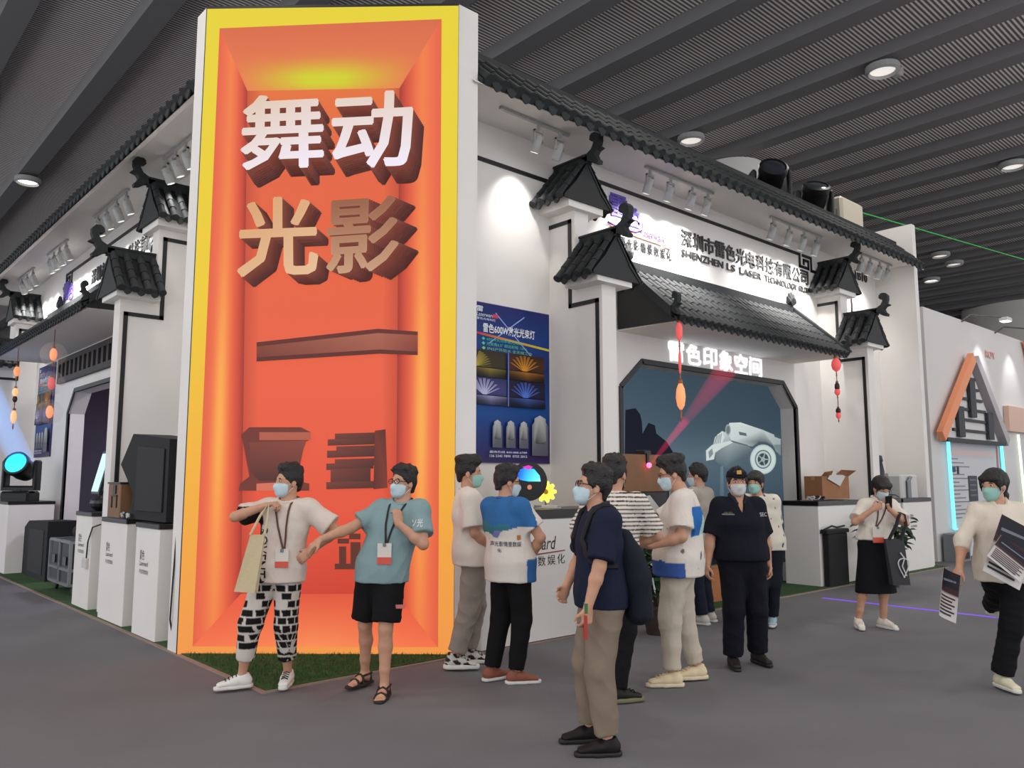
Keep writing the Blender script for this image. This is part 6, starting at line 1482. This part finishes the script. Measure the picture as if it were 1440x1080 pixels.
# ---- 6 striped shirt behind the backpack
p = Person('person in striped white shirt and black trousers behind the one with the backpack', (874, 985), 1.76, 158, 150, 0, 0, hip=864, neck=864, g=.96,
    feet=((862, 976, 150, 0), (878, 988, 105, 0)),
    arms=(((846, 772, .25), (-1, 0, -.6), dict(curl=.6)), ((884, 768, .14), (.8, .2, -1), dict(curl=.6, sl_r=.085))))
p.body(); p.hair('short', 6); p.mask(m_maskk)
p.shirt(lambda V: np.where(((V[:, 2]/.030) % 1 < .33)[:, None], flat((52, 40, 44)), flat((224, 214, 202))), hem=.86, sleeve=.84, ease=.024, sl_r=.082, seed=61, fold=.003)
p.trousers((20, 19, 21), length=.98, r_knee=.078, r_hem=.066, seed=62)
p.shoes((34, 34, 30), sole=mat('sole_olive', (116, 112, 84), .6), laces=(20, 20, 20), chunky=.6)

# ---- 7 white and blue staff shirt, cream trousers
p = Person('person in white staff T-shirt with blue back print and cream trousers reaching forward', (953, 961), 1.77, -104, -94, -10, 0, hip=954, neck=962, g=1.12, head_dx=-.05, headf=.01,
    feet=((936, 966, -86, 0), (972, 957, -76, 0)),
    arms=(((914, 768, -.26), (.8, -.5, -1), dict(curl=.35, hd=npv(-1, -.1, .05), n=npv(0, .3, 1), sl_r=.10)), ((889, 715, .20), (0, .2, -1), dict(curl=.3, hd=npv(-1, 0, 0), n=npv(0, -.5, -1), sl_r=.092))))
p.body(); p.hair('quiff', 7); p.mask(); p.glasses(mat('glasses_red', (110, 36, 34), .3))
xb = p.neck[0]
def c7(V):
    c = np.tile(flat(WH), (len(V), 1)); n = wav(V, 16, 71)*.05+wav(V, 50, 75)*.03; r = V[:, 0]-xb
    pat = (V[:, 2] > 1.17+n) & (V[:, 2] < 1.395) & (r > .005+n*.4) & (V[:, 1] < .14); c[pat] = (44, 104, 172)
    m2 = pat & (wav(V, 34, 72) > .28) & (V[:, 2] < 1.32); c[m2] = (178, 206, 196)
    sp = (wav(V, 52, 73) > .62) & (V[:, 2] < 1.22); c[sp] = (112, 96, 104)
    low = (V[:, 2] < .965+n*.5) & (r < -.06) & (V[:, 2] > .80); c[low] = (62, 92, 158); return c
p.shirt(c7, hem=.80, sleeve=.80, ease=.045, sl_r=.10, hw=1.1, seed=74)
p.trousers((196, 184, 166), length=.95, r_knee=.084, r_hem=.062, r_th=.112, seed=75, fold=.010)
p.shoes((226, 206, 170), sole=mat('sole_cream', (222, 206, 176), .6), laces=(214, 196, 164), chunky=.3)

# ---- 8 grey T-shirt further back
p = Person('person in grey T-shirt with shaved sides behind the staff member in cream trousers', (986, 877), 1.77, -128, -118, -4, 0, hip=985, neck=984, g=1.0, feet=((981, 878, -120, 0), (991, 874, -120, 0)),
    arms=(((968, 772, .1), (0, .3, -1), dict(curl=.5)), ((990, 772, .2), (.6, 0, -1), dict(curl=.5))))
p.body(); p.hair('crew', 8); p.mask(); p.shirt((168, 158, 148), hem=.82, sleeve=.8, ease=.03, seed=81); p.trousers((34, 38, 52), length=.97, seed=82); p.shoes((206, 200, 192))

# ---- 9 security guard
p = Person('person in dark navy guard uniform and peaked cap walking forward', (1051, 937), 1.69, 4, -4, 2, 0, hip=1043, neck=1037, g=1.20,
    feet=((1071, 935, 16, 0), (1033, 940, -4, 0)),
    arms=(((1083, 802, .04), (.7, .5, 0), dict(curl=.6, sl_r=.085)), ((994, 801, -.06), (-.6, .5, 0), dict(curl=.6, sl_r=.088))))
p.body(); p.hair('crew', 9); p.mask(m_maskw)
NV = (21, 22, 33)
so = p.shirt(NV, hem=.90, sleeve=.92, ease=.032, sl_r=.088, collar=NV, seed=91, fold=.006, vneck=True)
p.trousers((19, 20, 29), length=.975, r_knee=.092, r_hem=.086, r_th=.112, seed=92, fold=.006); p.shoes((44, 38, 36), sole=mat('sole_dark', (30, 28, 28), .6))
q = p.s; G = Grid(p.hp(0, 0, .1)-.24, p.hp(0, 0, .1)+.24, .008); G.ell(p.hp(0, -.004, .150), (.094*q, .110*q, .088*q), p.HR, .01); zz = p.HR[:, 2]; G.cut(-zz, -(p.piv.dot(zz)+.148*q))
cp = p.part('cap', skin_mesh('cap', G, m_cloth, NV)); G = Grid(p.hp(0, .1, .15)-.14, p.hp(0, .1, .15)+.14, .007); G.seg(p.hp(-.04, .10, .142), p.hp(.04, .10, .142), (.052*q, .010*q), (.052*q, .010*q), .01, p.HR[:, 1]); p.part('peak', skin_mesh('peak', G, m_cloth, NV), cp)
b_ = MB(); e = p.hp(0, .108, .188); b_.obox(Vector(e), Vector(p.HR[:, 0])*.020, Vector(p.HR[:, 1])*.004, Vector(p.HR[:, 2])*.017); p.part('cap_badge', b_.mesh('cap_badge', mat('badge_gold', (206, 150, 50), .4)), cp)
o = p.loc(1018, 722); L_ = LPrint(o, (1, 0, 0), (0, 0, 1)); L_.rect(-.045, -.008, .055, .003, (120, 120, 118)); L_.text('保安', [(-.03, .018), (.04, .018), (.04, .004), (-.03, .004)], (130, 120, 90)); L_.text('SEC', [(.285, .012), (.36, .012), (.36, -.022), (.285, -.022)], (176, 180, 186), bold=.01); p.decal('shirt_badges', L_, m_print, p.shirt_me, so)

# ---- 10 woman behind the guard
p = Person('person with black ponytail and speckled cream shirt behind the guard', (1078, 884), 1.68, -28, -35, 0, 0, hip=1080, neck=1066, g=.95, female=True, head_dx=-.02, feet=((1086, 882, -20, 0), (1072, 886, -20, 0)),
    arms=(((1092, 790, 0), (.6, .4, 0), dict(curl=.5)), ((1056, 790, 0), (-.6, .4, 0), dict(curl=.5))))
p.body(); p.hair('pony', 10); p.mask(mat('mask_green', (150, 196, 184), .85))
p.shirt(lambda V: np.where((wav(V, 60, 101) > .5)[:, None], flat((70, 84, 120)), flat((222, 214, 196))), hem=.84, sleeve=.8, ease=.03, seed=102); p.trousers((30, 32, 40), length=.97, seed=103); p.shoes((170, 196, 204))

# ---- 11 woman with phone and tote
p = Person('person in white blouse and long black skirt looking down at a phone', (1228, 884), 1.63, 6, 8, -24, 0, hip=1229, neck=1235, g=1.0, female=True, headf=.02,
    feet=((1248, 884, 22, 0), (1209, 885, -12, 0)),
    arms=(((1251, 716, -.20), (1, .1, -.9), dict(curl=.7, hd=npv(-.3, -.4, .7), n=npv(-.4, .8, .3), sl_r=.09)), ((1228, 716, -.22), (-1, .2, -.9), dict(curl=.7, hd=npv(.8, -.1, .4), n=npv(.3, .8, .2), sl_r=.09))))
p.body(); p.hair('low', 11); p.mask(); p.shirt((226, 216, 204), hem=.98, sleeve=.82, ease=.03, sl_r=.09, collar=(226, 216, 204), seed=111, fold=.006)
p.skirt((19, 20, 25), hem=.40, flare=.235); p.shoes((226, 216, 204), laces=(220, 212, 200), chunky=.2)
p.lanyard(1237, 741, -.20, cols=((96, 60, 60),), bw=.115, bh=.17)
t = held('mobile_phone', p, 'dark phone held up by the person in the black skirt', 'phone'); el, w, opt = p.arms[0]
b_ = MB(); b_.obox(Vector(w+npv(-.03, -.05, .075)), (.036, 0, .006), (0, .004, .003), (-.01, -.03, .066)); mb_part(p, 'phone_body', t, b_, m_black, False); b_ = MB(); b_.obox(Vector(w+npv(-.03, -.044, .078)), (.032, 0, .005), (0, .001, .001), (-.009, -.028, .060)); mb_part(p, 'phone_screen', t, b_, mat('phone_glass', (40, 46, 56), .1), False)
t = held('tote_bag', p, 'charcoal tote bag with white emblem hanging beside the black skirt', 'bag'); c0 = p.loc(1261, 790, -.24)
b_ = MB(); b_.hexa([c0+npv(*v) for v in ((-.07, -.05, -.24), (.115, -.04, -.24), (.115, .04, -.24), (-.07, .05, -.24), (-.12, -.02, .24), (.08, -.02, .24), (.08, .02, .24), (-.12, .02, .24))]); mb_part(p, 'bag_body', t, b_, mat('tote_charcoal', (56, 54, 58), .8, bump=.4, bscale=40), False)
for dy in (-.02, .02):
    b_ = MB(); T_ = p.arms[0][0]*.62+p.arms[0][1]*.38+npv(0, dy, .056); a_, e_ = c0+npv(-.07, dy, .23), c0+npv(.05, dy, .23); b_.tube([Vector(a_), Vector(a_*.45+T_*.55+npv(-.01, -.06, 0)), Vector(T_+npv(-.025, -.05, -.02)), Vector(T_), Vector(T_+npv(.05, 0, -.02)), Vector(e_*.45+T_*.55+npv(.05, -.04, 0)), Vector(e_)], .010, 6); mb_part(p, 'handle', t, b_, mat('tote_strap', (40, 36, 40), .8))
b_ = MB(); nn = 22; b_.tube([Vector(c0+npv(.045+.045*math.cos(a)+.02*math.sin(2*a), -.058, -.06+.10*math.sin(a))) for a in [2*math.pi*i/nn for i in range(nn+1)]], .006, 5, False); b_.tube([Vector(c0+npv(.02, -.052, .10)), Vector(c0+npv(.06, -.055, .04)), Vector(c0+npv(.03, -.058, -.04)), Vector(c0+npv(.07, -.06, -.14))], .007, 5); mb_part(p, 'emblem', t, b_, mat('emblem_white', (206, 206, 206), .7))

# ---- 12 walking woman with leaflets
p = Person('person in cream shirt and black trousers striding forward with leaflets', (1412, 970), 1.67, -10, -62, -2, 0, hip=1412, neck=1403, g=1.04, female=True, head_dx=-.01,
    feet=((1416, 972, 2, 0), (1404, 930, -8, .24)),
    arms=(((1428, 778, -.26), (1, .2, -.8), dict(curl=.7, hd=npv(-.9, -.2, .2), n=npv(0, 1, .2))), ((1349, 800, -.10), (-.6, .4, 0), dict(curl=.8, hd=npv(-.55, -.1, -.8), n=npv(.6, .3, -.3)))))
p.body(); p.hair('low', 12); p.mask(mat('mask_green', (150, 196, 184), .85))
so = p.shirt((220, 208, 192), hem=.82, sleeve=.30, ease=.034, collar=(220, 208, 192), seed=121, long=True, fold=.007)
p.trousers((19, 19, 22), length=.97, r_knee=.082, r_hem=.084, r_th=.108, seed=122, fold=.006); p.shoes((222, 214, 186), chunky=.2)
def leaflet(s, label, o, X, Z, w, h, bend=.0):
    t = held('leaflet', s, label, 'leaflet'); o, X, Z = Vector(o), Vector(X).normalized(), Vector(Z).normalized(); N_ = X.cross(Z)
    fn = lambda u, v, l: o + X*(u*w) - Z*(v*h) + N_*(l + bend*(u-.5)**2*4*w)
    b_ = MB(); n = 6
    for i in range(n):
        u0, u1 = i/n, (i+1)/n; b_.hexa([fn(u0, 1, -.001), fn(u1, 1, -.001), fn(u1, 1, -.004), fn(u0, 1, -.004), fn(u0, 0, -.001), fn(u1, 0, -.001), fn(u1, 0, -.004), fn(u0, 0, -.004)])
    obj('paper_sheet', b_.mesh('paper_sheet', mat('leaflet_paper', (206, 200, 196), .5)), t, s.W)
    P = Print(fn, .0005); P.patch([(0, 0), (1, 0), (1, 1), (0, 1)], lambda u, v: ramp([(0, (40, 32, 36)), (.45, (70, 44, 48)), (.5, (196, 188, 184)), (1, (214, 208, 204))], v), 8, 20)
    P.patch([(.05, .06), (.95, .06), (.95, .34), (.05, .34)], lambda u, v: (34, 34, 44), 6, 3); P.patch([(.1, .2), (.9, .16), (.9, .2), (.1, .25)], lambda u, v: (120, 120, 130), 6, 1)
    for i in range(6): P.patch([(.06, .53+.07*i), (.9-.1*(i % 2), .53+.07*i), (.9-.1*(i % 2), .565+.07*i), (.06, .565+.07*i)], lambda u, v: (78, 52, 56) if i < 4 else (60, 60, 66), 6, 1)
    P.v = [tuple(q) for q in P.v]; me = bpy.data.meshes.new('print'); me.from_pydata(P.v, [], P.f); me.materials.append(m_print); setcol(me, P.c); me.update(); obj('printed_side', me, t, s.W); return t
leaflet(p, 'dark and white leaflet hugged against the striding person’s chest', p.loc(1409, 723, -.27), (.80, 0, -.44), (.42, .1, .86), .30, .46)
leaflet(p, 'second dark leaflet on top of the hugged one, tilted the other way', p.loc(1408, 752, -.36), (.75, 0, -.62), (.62, .1, .74), .30, .20)
leaflet(p, 'rolled-corner leaflet dangling from the striding person’s lowered hand', p.loc(1322, 796, -.15), (.86, .2, -.42), (.16, 0, .98), .16, .36, .25)
